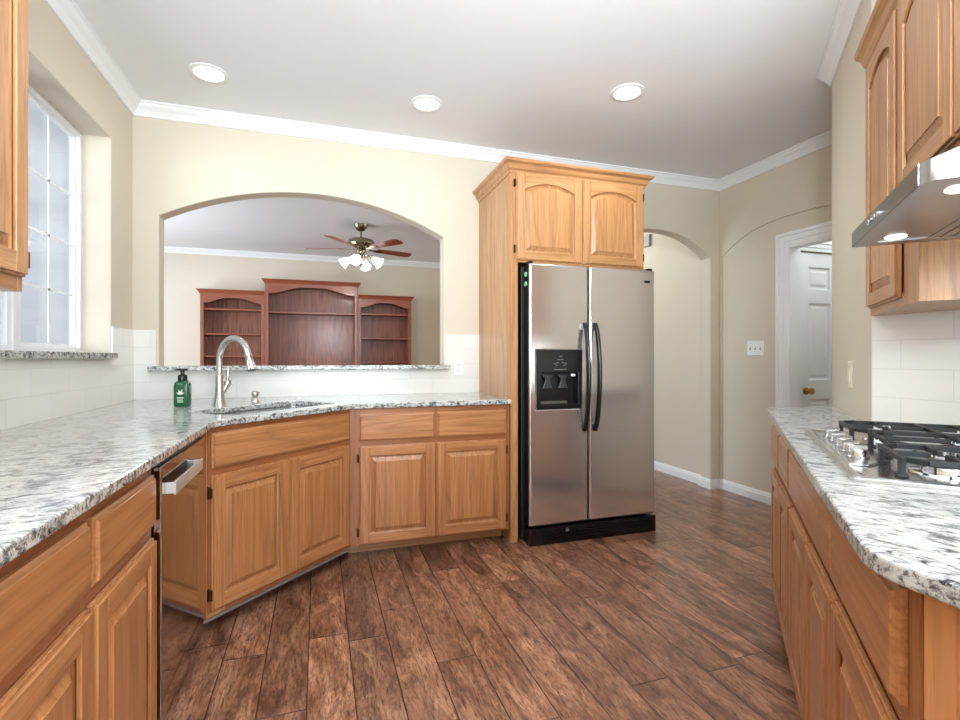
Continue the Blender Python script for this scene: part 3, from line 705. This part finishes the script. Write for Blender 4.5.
c, w = rcab('base_cabinet', 'oak base cabinet nearest the camera on the cooktop side, drawer over door', 0.0, 0.470); U = 0.470
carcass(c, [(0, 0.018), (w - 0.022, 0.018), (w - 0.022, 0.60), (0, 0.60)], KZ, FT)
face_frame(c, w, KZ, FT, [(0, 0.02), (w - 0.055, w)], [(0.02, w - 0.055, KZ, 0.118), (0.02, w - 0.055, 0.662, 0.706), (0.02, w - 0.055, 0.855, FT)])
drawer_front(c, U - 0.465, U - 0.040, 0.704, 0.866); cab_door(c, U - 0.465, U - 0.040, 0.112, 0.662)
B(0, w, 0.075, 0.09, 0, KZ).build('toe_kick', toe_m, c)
# corner panel run facing the sink side
c = empty('end_cabinet', 'plain oak cabinet end panel under the rounded granite corner at right', 'cabinet', (0.735, 0.425, 0), R(-90))
w = 0.72
carcass(c, [(0.012, 0.018), (w, 0.018), (w, 0.60), (0.625, 0.60)], KZ, FT)
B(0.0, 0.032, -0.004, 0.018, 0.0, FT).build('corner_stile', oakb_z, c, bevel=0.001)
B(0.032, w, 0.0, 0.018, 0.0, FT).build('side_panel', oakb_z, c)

# ================================================================== UPPER RIGHT, diagonal at 45 degrees
UO = Vector((1.656, 0.974)); ux = Vector((-1, -1)).normalized(); uy = Vector((1, -1)).normalized()   # origin: near front corner of the tall narrow cabinet
def upl(p): q = Vector(p) - UO; return (q.dot(ux), q.dot(uy))
c = empty('wall_cabinet', 'narrow oak wall cabinet left of the range hood reaching down to the tile', 'cabinet', (UO.x, UO.y, 0), R(225))
L0 = -0.576; UZ = 1.345; UT = 2.320
poly = [(0, 0.018), (L0, 0.018), upl((TX - 0.002, 1.382)), upl((TX - 0.002, UO.y - (TX - 0.002 - UO.x)))]
poly[1] = upl((TX - 0.004, 1.388)); poly = [(0, 0.018), poly[1], poly[3]]
carcass(c, poly, UZ, UT, top=True)
face_frame(c, 0, UZ, UT, [(L0, L0 + 0.032), (-0.144, 0)], [(L0 + 0.03, -0.144, UZ, UZ + 0.045), (L0 + 0.03, -0.144, UT - 0.03, UT)])
cab_door(c, L0 + 0.022, -0.163, UZ + 0.028, UT - 0.012, arched=True, rail=0.052)
cp2 = [(a, b - H + UT) for a, b in cp]
c2 = empty('wall_cabinet', 'short two-door oak wall cabinet above the range hood', 'cabinet', (UO.x, UO.y, 0), R(225))
wS = 0.68
poly = [(0.002, 0.018), (wS, 0.018), upl((TX - 0.002, UO.y - 1.38)), upl((TX - 0.002, UO.y - (TX - 0.002 - UO.x) - 0.003))]
carcass(c2, poly, 1.688, UT, top=True)
face_frame(c2, 0, 1.688, UT, [(0.001, 0.03), (wS - 0.03, wS)], [(0.03, wS - 0.03, 1.688, 1.728), (0.03, wS - 0.03, UT - 0.03, UT)])
cab_door(c2, -0.134, 0.305, 1.700, UT - 0.012, arched=True); cab_door(c2, 0.313, wS - 0.01, 1.700, UT - 0.012, arched=True)
MB().sweep([(L0, 0.0), (-0.001, 0)], cp2, -1).build('crown_molding', oak_x, c)
MB().sweep([(0.0, 0.0), (wS, 0)], cp2, -1).build('crown_molding', oak_x, c2)

# ================================================================== RANGE HOOD (same local frame)
h = empty('range_hood', 'stainless steel range hood with two lamps glowing underneath', 'range hood', (UO.x, UO.y, 0), R(225))
hz0, hx0, hx1, hy0, hy1 = 1.515, 0.002, 0.642, -0.158, 0.325
def hloop(ins, z, yin=0.0, top=False):
    r = 0.028; pts = [(hx0 + ins, hy1), (hx0 + ins, hy0 + ins)]
    for i in range(7):
        a = R(-90 + 90 * i / 6); pts.append((hx1 - ins - r + r * math.cos(a), hy0 + ins + r + r * math.sin(a)))
    pts.append((hx1 - ins, hy1)); return pts
m = MB(); outerp = hloop(0, 0)
m.holes(outerp, [[(hx0 + 0.05, hy0 + 0.050), (hx1 - 0.05, hy0 + 0.050), (hx1 - 0.05, hy1 - 0.03), (hx0 + 0.05, hy1 - 0.03)]], hz0, hz0 + 0.003)
lo = [(p[0], p[1], hz0 + 0.003) for p in outerp]; mid = [(p[0], p[1], hz0 + 0.042) for p in outerp]
tp = []
for p in outerp:
    s_ = 0.0 if p[1] > hy1 - 0.01 else 1.0
    tp.append((min(max(p[0], hx0 + 0.03), hx1 - 0.03), p[1] + 0.30 * s_, hz0 + 0.160))
m.rings([lo, mid, tp]); shell = m.build('hood_shell', hood_m, h, smooth=True)
band = MB(); band.box(hx0 + 0.004, hx1 - 0.032, hy0 - 0.002, hy0, hz0 + 0.001, hz0 + 0.043); band.build('front_band', plain('dark_band_steel', (120, 122, 124), 0.28, 1.0), h)
m = MB(); m.box(hx0 + 0.05, hx1 - 0.05, hy0 + 0.050, hy1 - 0.03, hz0 + 0.006, hz0 + 0.010)
m.build('inner_panel', hood_m, h)
for a in (hx0 + 0.055, (hx0 + hx1) / 2 + 0.004):
    fm = MB()
    for i in range(11): fm.box(a, a + 0.258, hy0 + 0.165 + 0.026 * i, hy0 + 0.181 + 0.026 * i, hz0 + 0.000, hz0 + 0.008)
    fm.build('baffle_filter', hood_m, h)
for xx in (0.098, 0.542):
    l_ = MB(); l_.lathe([(0, -0.001), (0.023, -0.001), (0.026, 0.003), (0.026, 0.006)], (xx, hy0 + 0.082, hz0 + 0.001), 24); l_.build('lamp_lens', hoodlamp_m, h)
    wp = UO + ux * xx + uy * (hy0 + 0.082)
    light('hood_lamp', 'SPOT', (wp.x, wp.y, hz0 - 0.006), 1.2, (1, 0.97, 0.92), 0.03, spot=R(140))
m = MB()
for i in range(4): m.tube([(0.226 + 0.030 * i, hy0 - 0.002, hz0 + 0.022), (0.226 + 0.030 * i, hy0 - 0.007, hz0 + 0.022)], 0.008, 14)
m.build('control_button', chrome_m, h)

# ================================================================== GAS COOKTOP
k = empty('gas_cooktop', 'stainless steel gas cooktop with five front knobs and black iron grates', 'cooktop', (1.074, 0.756, CT1), R(225))
# local: x towards the camera (0 near front corner -> negative = far), y inward
CW, CD = 0.80, 0.52
m = MB()
tray = rrect(-CW / 2, CD / 2, CW, CD, 0.012, 0, 3)
def zl(z, ins): return [(x + (ins if x < -CW / 2 else -ins), y + (ins if y < CD / 2 else -ins), z) for x, y in tray]
m.rings([zl(0.0, 0), zl(0.008, 0.0), zl(0.012, 0.006), zl(0.012, 0.018), zl(0.008, 0.030)])
m.build('steel_tray', ct_m, k, bevel=0.0008)
# front-centre control island with rounded back
isl = [(-0.69, 0.020)] + [(-0.42 + 0.27 * math.cos(PI - PI * i / 16), 0.045 + 0.075 * math.sin(PI * i / 16)) for i in range(17)] + [(-0.15, 0.020)]
MB().ext(isl, 0.0085, 0.013).build('control_panel', ct_m, k, bevel=0.002)
for i, xx in enumerate((-0.600, -0.510, -0.420, -0.330, -0.245)):
    kb = MB(); kb.lathe([(0, 0), (0.024, 0), (0.024, 0.004), (0.021, 0.006), (0.020, 0.020), (0.017, 0.023), (0, 0.023)], (xx, 0.055, 0.013), 20)
    kb.box(xx - 0.004, xx + 0.004, 0.036, 0.074, 0.034, 0.043); kb.build('knob', knob_m, k, smooth=True)
burn = [(-0.65, 0.19, .030), (-0.66, 0.39, .040), (-0.40, 0.30, .052), (-0.145, 0.19, .040), (-0.14, 0.39, .034)]
for bx_, by_, br in burn:
    b_ = MB(); b_.lathe([(0, 0.008), (br + 0.022, 0.008), (br + 0.020, 0.012), (br, 0.013), (br, 0.024), (0, 0.024)], (bx_, by_, 0), 24)
    bo = b_.build('burner', chrome_m, k, smooth=True)
    MB().lathe([(0, 0.024), (br - 0.003, 0.024), (br - 0.002, 0.031), (0, 0.033)], (bx_, by_, 0), 24).build('burner_cap', iron_m, bo, smooth=True)
def grate(x0, x1, y0, y1, bs):
    g = MB(); z0, z1, t = 0.040, 0.052, 0.010
    def bar(xa, ya, xb, yb, za=z0, zb=z1):
        a = Vector((xa, ya)); b = Vector((xb, yb)); d_ = (b - a).normalized(); n_ = Vector((-d_.y, d_.x)) * t / 2
        g.ext([a + n_, b + n_, b - n_, a - n_], za, zb)
    def leg(x, y, dx_, dy_):
        g.ext([(x - 0.014, z1), (x + 0.014, z1), (x + 0.009, 0.010), (x - 0.009, 0.010)], y - t / 2, y + t / 2, 'xz')
        g.box(x - 0.011, x + 0.011, y - 0.011, y + 0.011, 0.009, 0.014)
    e = 0.035
    for (xa, ya, xb, yb) in ((x0 + e, y0, x1 - e, y0), (x1, y0 + e, x1, y1 - e), (x1 - e, y1, x0 + e, y1), (x0, y1 - e, x0, y0 + e)): bar(xa, ya, xb, yb)
    for (xa, ya, xb, yb) in ((x0 + e, y0, x0, y0 + e), (x1 - e, y0, x1, y0 + e), (x1 - e, y1, x1, y1 - e), (x0 + e, y1, x0, y1 - e)): bar(xa, ya, xb, yb)
    for (x, y) in ((x0 + e, y0), (x1 - e, y0), (x1 - e, y1), (x0 + e, y1)): leg(x, y, 0, 0)
    for cx_, cy_ in bs:
        bar(x0, cy_, cx_ - 0.022, cy_); bar(cx_ + 0.022, cy_, x1, cy_)
        ya = max([y0] + [q[1] for q in bs if q[1] < cy_]); yb = min([y1] + [q[1] for q in bs if q[1] > cy_])
        bar(cx_, (y0 if ya == y0 else (ya + cy_) / 2), cx_, cy_ - 0.022); bar(cx_, cy_ + 0.022, cx_, (y1 if yb == y1 else (yb + cy_) / 2))
        for s1, s2 in ((1, 1), (1, -1), (-1, 1), (-1, -1)):
            g.box(cx_ + s1 * 0.05 - 0.004, cx_ + s1 * 0.05 + 0.004, cy_ - 0.004, cy_ + 0.004, z1, z1 + 0.004) if s2 == 1 else g.box(cx_ - 0.004, cx_ + 0.004, cy_ + s1 * 0.05 - 0.004, cy_ + s1 * 0.05 + 0.004, z1, z1 + 0.004)
    if len(bs) == 2: bar(x0, (y0 + y1) / 2, x1, (y0 + y1) / 2)
    return g.build('grate', iron_m, k, bevel=0.0015)
grate(-0.765, -0.530, 0.098, 0.495, [(-0.65, 0.19), (-0.66, 0.39)])
grate(-0.515, -0.275, 0.128, 0.495, [(-0.40, 0.30)])
grate(-0.260, -0.028, 0.098, 0.495, [(-0.145, 0.19), (-0.14, 0.39)])

# ================================================================== SINK, FAUCET, BOTTLE
sk = empty('kitchen_sink', 'undermount stainless steel sink sunk in the angled corner counter', 'sink', (sk_c[0], sk_c[1], CT0), R(45))
o_ = rrect(0, 0, 0.745, 0.405, 0.06, 0); i_ = rrect(0, 0, 0.70, 0.36, 0.06, 0)
m = MB(); m.rings([[(p[0], p[1], -0.003) for p in o_], [(p[0], p[1], -0.001) for p in o_], [(p[0], p[1], -0.001) for p in i_], [(p[0] * .97, p[1] * .96, -0.18) for p in i_], [(p[0] * .88, p[1] * .85, -0.20) for p in i_]])
m.build('basin', sink_m, sk, smooth=True)
MB().lathe([(0, -0.199), (0.045, -0.199), (0.050, -0.196), (0.056, -0.198)], (0, 0, 0), 20).build('drain', chrome_m, sk)
p = diag(0.075, 0.625)
fa = empty('gooseneck_faucet', 'tall brushed nickel gooseneck faucet behind the corner sink', 'faucet', (p[0], p[1], CT1), R(45))
m = MB(); m.lathe([(0, 0), (0.037, 0), (0.036, 0.006), (0.029, 0.03), (0.024, 0.07), (0.0215, 0.11), (0.0215, 0.165), (0.0235, 0.160), (0.0235, 0.168), (0.019, 0.172)], (0, 0, 0), 24)
m.build('base_column', nickel_m, fa, smooth=True)
pts = [(0, 0, 0.165), (0, 0, 0.21), (0, 0, 0.250)]; rr = 0.122
for i in range(1, 15):
    a = PI - R(168) * i / 14; pts.append((0, -rr - rr * math.cos(a), 0.250 + rr * math.sin(a)))
m = MB(); m.tube(pts, 0.0165, 16); m.build('neck', nickel_m, fa, smooth=True)
e1 = Vector(pts[-1]); dr_ = (e1 - Vector(pts[-2])).normalized()
m = MB(); m.tube([e1 - dr_ * 0.004, e1 + dr_ * 0.006, e1 + dr_ * 0.010, e1 + dr_ * 0.050, e1 + dr_ * 0.082], [0.020, 0.020, 0.0175, 0.023, 0.026], 18); sh = m.build('spray_head', nickel_m, fa, smooth=True)
m = MB(); m.tube([e1 + dr_ * 0.082, e1 + dr_ * 0.085], 0.021, 16); m.build('spray_nozzle', black_m, sh)
m = MB(); m.tube([(0.012, 0, 0.055), (0.040, 0, 0.100), (0.054, 0, 0.122)], [0.013, 0.0165, 0.020], 14); m.lathe([(0, 0), (0.021, 0), (0.021, 0.012), (0.016, 0.016), (0, 0.016)], (0.050, 0, 0.118), 18)
m.build('valve_body', nickel_m, fa, smooth=True)
m = MB(); m.tube([(0.050, 0, 0.132), (0.051, 0, 0.15), (0.056, 0, 0.21), (0.057, 0, 0.216)], [0.008, 0.009, 0.0125, 0.010], 12); m.build('lever', nickel_m, fa, smooth=True)
p = diag(0.285, 0.595)
sd = MB().lathe([(0, 0), (0.026, 0), (0.025, 0.006), (0.018, 0.018), (0.014, 0.024), (0.015, 0.028), (0.021, 0.044), (0.020, 0.056), (0.012, 0.064), (0, 0.066)], (0, 0, 0), 20)
sd.tube([(0, 0, 0.052), (0.020, -0.020, 0.056)], [0.008, 0.006], 10)
o = sd.build('soap_dispenser', nickel_m, smooth=True); o.location = (p[0], p[1], CT1); o.rotation_euler = (0, 0, R(10)); tag(o, 'small brushed nickel soap pump on the counter right of the faucet', 'soap dispenser')
bt = empty('soap_bottle', 'green glass soap bottle with black pump on the granite counter left of the faucet', 'bottle', (-0.700, 3.060, CT1), R(-12))
bl = plain('green_bottle', (24, 84, 50), 0.12, coat=0.5)
def bloop(s_, z, r=0.014): return [(x, y, z) for x, y in rrect(0, 0, 0.078 * s_, 0.052 * s_ + 0.0, min(r, 0.02 * s_), 0, 4)]
m = MB(); m.rings([bloop(.9, 0), bloop(1, 0.006), bloop(1, 0.115), bloop(.93, 0.128), bloop(.62, 0.139, .010), bloop(.42, 0.144, .008)]); m.build('bottle_body', bl, bt, smooth=True)
m = MB(); m.lathe([(0, 0.140), (0.023, 0.140), (0.023, 0.166), (0.016, 0.172), (0.010, 0.174), (0.010, 0.190), (0.013, 0.194), (0.013, 0.204), (0, 0.206)], (0, 0, 0), 18)
m.box(-0.028, 0.026, -0.009, 0.009, 0.194, 0.205); m.build('pump', black_m, bt, bevel=0.001)
m = MB()
for ang, ln in ((-62, .018), (-20, .022), (22, .024), (64, .019)):
    a = R(ang); d0 = Vector((math.sin(a), math.cos(a))); pr = Vector((d0.y, -d0.x)); c0 = Vector((0.0, 0.066))
    q = [c0, c0 + d0 * ln * .45 + pr * .0055, c0 + d0 * ln * 1.25, c0 + d0 * ln * .45 - pr * .0055]
    m.ext([(v.x, v.y) for v in q], -0.0272, -0.0262, 'xz')
m.box(-0.017, 0.017, -0.0268, -0.0262, 0.045, 0.050); m.box(-0.013, 0.013, -0.0268, -0.0262, 0.034, 0.038); m.box(-0.015, 0.015, -0.0268, -0.0262, 0.024, 0.028)
m.build('label_print', plain('label_white', (225, 235, 222), 0.5), bt)

# ================================================================== OUTLETS AND SWITCHES
def plate(name, label, cat, loc, rz, w, hgt, mat, kind, n=1):
    o = empty(name, label, cat, loc, rz)
    B(-w / 2, w / 2, -0.006, 0, -hgt / 2, hgt / 2).build('cover_plate', mat, o, bevel=0.002)
    for i in range(n):
        xc = (i - (n - 1) / 2) * w / n * 0.92
        if kind == 'outlet':
            for zc in (-0.021, 0.021):
                r = B(xc - 0.016, xc + 0.016, -0.0085, -0.006, zc - 0.014, zc + 0.014).build('receptacle', mat, o, bevel=0.002)
                mm = MB(); mm.box(xc - .008, xc - .005, -.0089, -.0084, zc - .004, zc + .006); mm.box(xc + .005, xc + .008, -.0089, -.0084, zc - .004, zc + .006); mm.box(xc - .002, xc + .002, -.0089, -.0084, zc - .011, zc - .007); mm.build('slot', slot_m, r)
        elif kind == 'toggle':
            mm = MB(); mm.box(xc - .006, xc + .006, -.0075, -.006, -.013, .013); r = mm.build('switch_frame', grey_pl, o)
            B(xc - .004, xc + .004, -.016, -.006, -.002, .010).build('toggle', mat, r)
        else:
            B(xc - .017, xc + .017, -.011, -.006, -.034, .034).build('rocker', mat, o, bevel=0.002)
    return o
plate('wall_outlet', 'white wall outlet in the tile beside the refrigerator cabinet', 'outlet', (1.003, BY - 0.010, 1.110), 0, 0.075, 0.120, white_pl, 'outlet')
plate('light_switch', 'white three gang switch plate on the beige wall left of the doorway', 'light switch', (3.468, 3.225, 1.262), R(-90), 0.165, 0.118, white_pl, 'toggle', 3)
sp_ = Vector((2.355, 1.660)); plate('light_switch', 'ivory switch plate on the diagonal wall by the cooktop counter', 'light switch', (sp_.x, sp_.y, 1.103), R(225), 0.074, 0.125, ivory_pl, 'rocker')
ch = B(3.37, 3.40, 4.50, 4.60, 2.385, 2.51).build('door_chime_box', plain('chime_grey', (176, 174, 166), 0.5), bevel=0.004); tag(ch, 'small grey box high on the hall wall seen through the arch', 'chime box')

# ================================================================== RECESSED LIGHTS
where = ['leftmost of the three round recessed ceiling lights, near the window wall', 'middle of the three round recessed ceiling lights, above the pass-through side', 'rightmost of the three round recessed ceiling lights, in front of the refrigerator', 'recessed ceiling light overhead left of the camera', 'recessed ceiling light overhead right of the camera', 'recessed ceiling light behind the camera by the breakfast window']
for i, (x, y) in enumerate(CANS[:6]):
    o = empty('recessed_ceiling_light', where[i], 'ceiling light', (x, y, CZ), 0, 'recessed lights in the kitchen ceiling')
    MB().lathe([(0.074, -0.0015), (0.100, -0.0015), (0.098, -0.006), (0.078, -0.009), (0.074, -0.004)], (0, 0, 0), 32, close=False).build('trim_ring', white_pl, o, smooth=True)
    MB().lathe([(0, -0.004), (0.074, -0.004), (0.074, -0.001), (0, -0.001)], (0, 0, 0), 32).build('light_lens', bulb_m, o)

# ================================================================== LIVING ROOM: BOOKCASES
def bookcase(label, x0, x1, ztop, shelves, y0=7.85, header=0.155, rise=0.075, lean=0):
    b = empty('bookcase', label, 'bookcase', ((x0 + x1) / 2, y0, 0), 0, 'cherry bookcases along the living room wall')
    w = (x1 - x0) / 2; D = 8.148 - y0; st = 0.046
    for s_ in (-1, 1):
        xa, xb = sorted((s_ * w, s_ * (w - 0.02))); B(xa, xb, 0.002, D, 0, ztop - 0.04).build('side_panel', chr_z, b)
        xa, xb = sorted((s_ * w, s_ * (w - st))); B(xa, xb, -0.018, 0.002, 0, ztop - 0.04).build('front_stile', chr_z, b, bevel=0.002)
    B(-w + 0.02, w - 0.02, D - 0.012, D, 0.08, ztop - 0.05).build('back_panel', chr_bk, b)
    inner = w - st; hz = ztop - 0.04
    curve = arch(0, inner, hz - header, hz - header + rise, 2.0, 20)
    curve = [(x, (hz - header) + rise * (0.5 - 0.5 * math.cos(PI * min(1, max(0, (1 - abs(x) / inner) * 1.25))))) for x, _ in curve]
    MB().ext(curve + [(inner, hz), (-inner, hz)], -0.017, 0.004, 'xz').build('arched_header', chr_x, b)
    for zz in shelves: B(-w + 0.02, w - 0.02, 0.004, D - 0.012, zz - 0.022, zz).build('shelf', chr_x, b, bevel=0.002)
    B(-w, w, 0.0, D, ztop - 0.04, ztop - 0.03).build('top_board', chr_x, b)
    B(-w, w, -0.012, 0.006, 0.0, 0.10).build('plinth', chr_x, b)
    q = [(0, ztop - 0.06), (0.008, ztop - 0.06), (0.014, ztop - 0.045), (0.030, ztop - 0.020), (0.042, ztop - 0.012), (0.045, ztop), (0, ztop)]
    ys = D if lean == 0 else 0.06
    MB().sweep([(-w, D - 0.002), (-w, -0.018), (w, -0.018), (w, D - 0.002)] if lean == 0 else ([(-w, D - 0.002), (-w, -0.018), (w - 0.002, -0.018)] if lean < 0 else [(-w + 0.002, -0.018), (w, -0.018), (w, D - 0.002)]), q, -1).build('cornice', chr_x, b)
    return b
bookcase('tall middle cherry bookcase with one high shelf and open bay, seen through the pass-through', -0.735, 0.575, 2.330, [0.55, 1.862], header=0.165, rise=0.10, y0=7.83)
bookcase('left cherry bookcase with arched top and several shelves, seen through the pass-through', -1.576, -0.740, 2.150, [0.55, 0.88, 1.215, 1.532, 1.885], header=0.15, lean=-1)
bookcase('right cherry bookcase with arched top and several shelves, seen through the pass-through', 0.580, 1.404, 2.150, [0.50, 0.80, 1.12, 1.494, 1.870], header=0.15, lean=1)

# ================================================================== CEILING FAN
fx, fy = 0.485, 6.08
fn = empty('ceiling_fan', 'pewter ceiling fan with wooden blades and four lit glass shades, seen through the pass-through', 'ceiling fan', (fx, fy, CZ), 0)
MB().lathe([(0, 0), (0.085, 0), (0.083, -0.02), (0.055, -0.055), (0.030, -0.075), (0, -0.078)], (0, 0, 0), 28).build('canopy', pewter_m, fn, smooth=True)
MB().tube([(0, 0, -0.07), (0, 0, -0.17)], 0.012, 12).build('down_rod', pewter_m, fn)
MB().lathe([(0, -0.150), (0.035, -0.152), (0.09, -0.165), (0.145, -0.185), (0.158, -0.21), (0.155, -0.235), (0.10, -0.26), (0.06, -0.275), (0, -0.278)], (0, 0, 0), 36).build('motor_housing', pewter_m, fn, smooth=True)
MB().lathe([(0, -0.27), (0.045, -0.275), (0.062, -0.31), (0.040, -0.345), (0.052, -0.375), (0.030, -0.42), (0.022, -0.455), (0.010, -0.49), (0, -0.50)], (0, 0, 0), 28).build('light_kit', pewter_m, fn, smooth=True)
c_, s__, = math.cos(R(18.04)), math.sin(R(18.04))
def unp(px, py, z):
    l = (px - 480) / 496.5; v = (l * c_ + s__, c_ - l * s__, -(py - 358) / 496.5); t = (z - 1.18) / v[2]; return v[0] * t, v[1] * t
tip = unp(416.5, 257.5, 2.47); a0 = math.atan2(tip[1] - fy, tip[0] - fx)
for i in range(5):
    a = a0 + i * 2 * PI / 5
    m = MB(); m.xf = Matrix.Translation((0, 0, -0.285)) @ Matrix.Rotation(a, 4, 'Z') @ Matrix.Rotation(R(-11), 4, 'X')
    out = [(0.20, -0.052), (0.62, -0.068), (0.655, -0.050), (0.665, 0.0), (0.655, 0.050), (0.62, 0.068), (0.20, 0.052)]
    m.ext(out, -0.003, 0.003); bo = m.build('blade', chr_x, fn, bevel=0.001)
    m = MB(); m.xf = Matrix.Translation((0, 0, -0.285)) @ Matrix.Rotation(a, 4, 'Z') @ Matrix.Rotation(R(-11), 4, 'X')
    m.ext([(0.07, -0.018), (0.15, -0.012), (0.20, -0.035), (0.27, -0.030), (0.27, 0.030), (0.20, 0.035), (0.15, 0.012), (0.07, 0.018)], -0.010, -0.003); m.build('blade_bracket', pewter_m, bo)
for i in range(4):
    a = R(-20 + 90 * i); ca, sa = math.cos(a), math.sin(a)
    m = MB(); m.tube([(0.03 * ca, 0.03 * sa, -0.36), (0.09 * ca, 0.09 * sa, -0.372), (0.135 * ca, 0.135 * sa, -0.395)], 0.008, 10)
    m.lathe([(0.018, 0.012), (0.022, -0.012)], (0.135 * ca, 0.135 * sa, -0.40), 14); m.build('lamp_arm', pewter_m, fn, smooth=True)
    m = MB(); m.xf = Matrix.Translation((0.135 * ca, 0.135 * sa, -0.40)) @ Matrix.Rotation(a, 4, 'Z') @ Matrix.Rotation(R(-55), 4, 'Y')
    vs = []; prof = [(0.022, 0.0), (0.032, -0.02), (0.046, -0.05), (0.050, -0.08), (0.064, -0.115)]
    seg = 24
    loops = []
    for r_, z_ in prof:
        k_ = 0.0 if z_ > -0.1 else 0.10
        loops.append([((r_ * (1 + k_ * math.cos(6 * 2 * PI * j / seg))) * math.cos(2 * PI * j / seg), (r_ * (1 + k_ * math.cos(6 * 2 * PI * j / seg))) * math.sin(2 * PI * j / seg), z_) for j in range(seg)])
    m.rings(loops, cap=False); m.build('glass_shade', shade_m, fn, smooth=True)
    light('fan_bulb', 'POINT', (fx + 0.17 * ca, fy + 0.17 * sa, CZ - 0.455), 13, (1, 0.93, 0.82), 0.03)
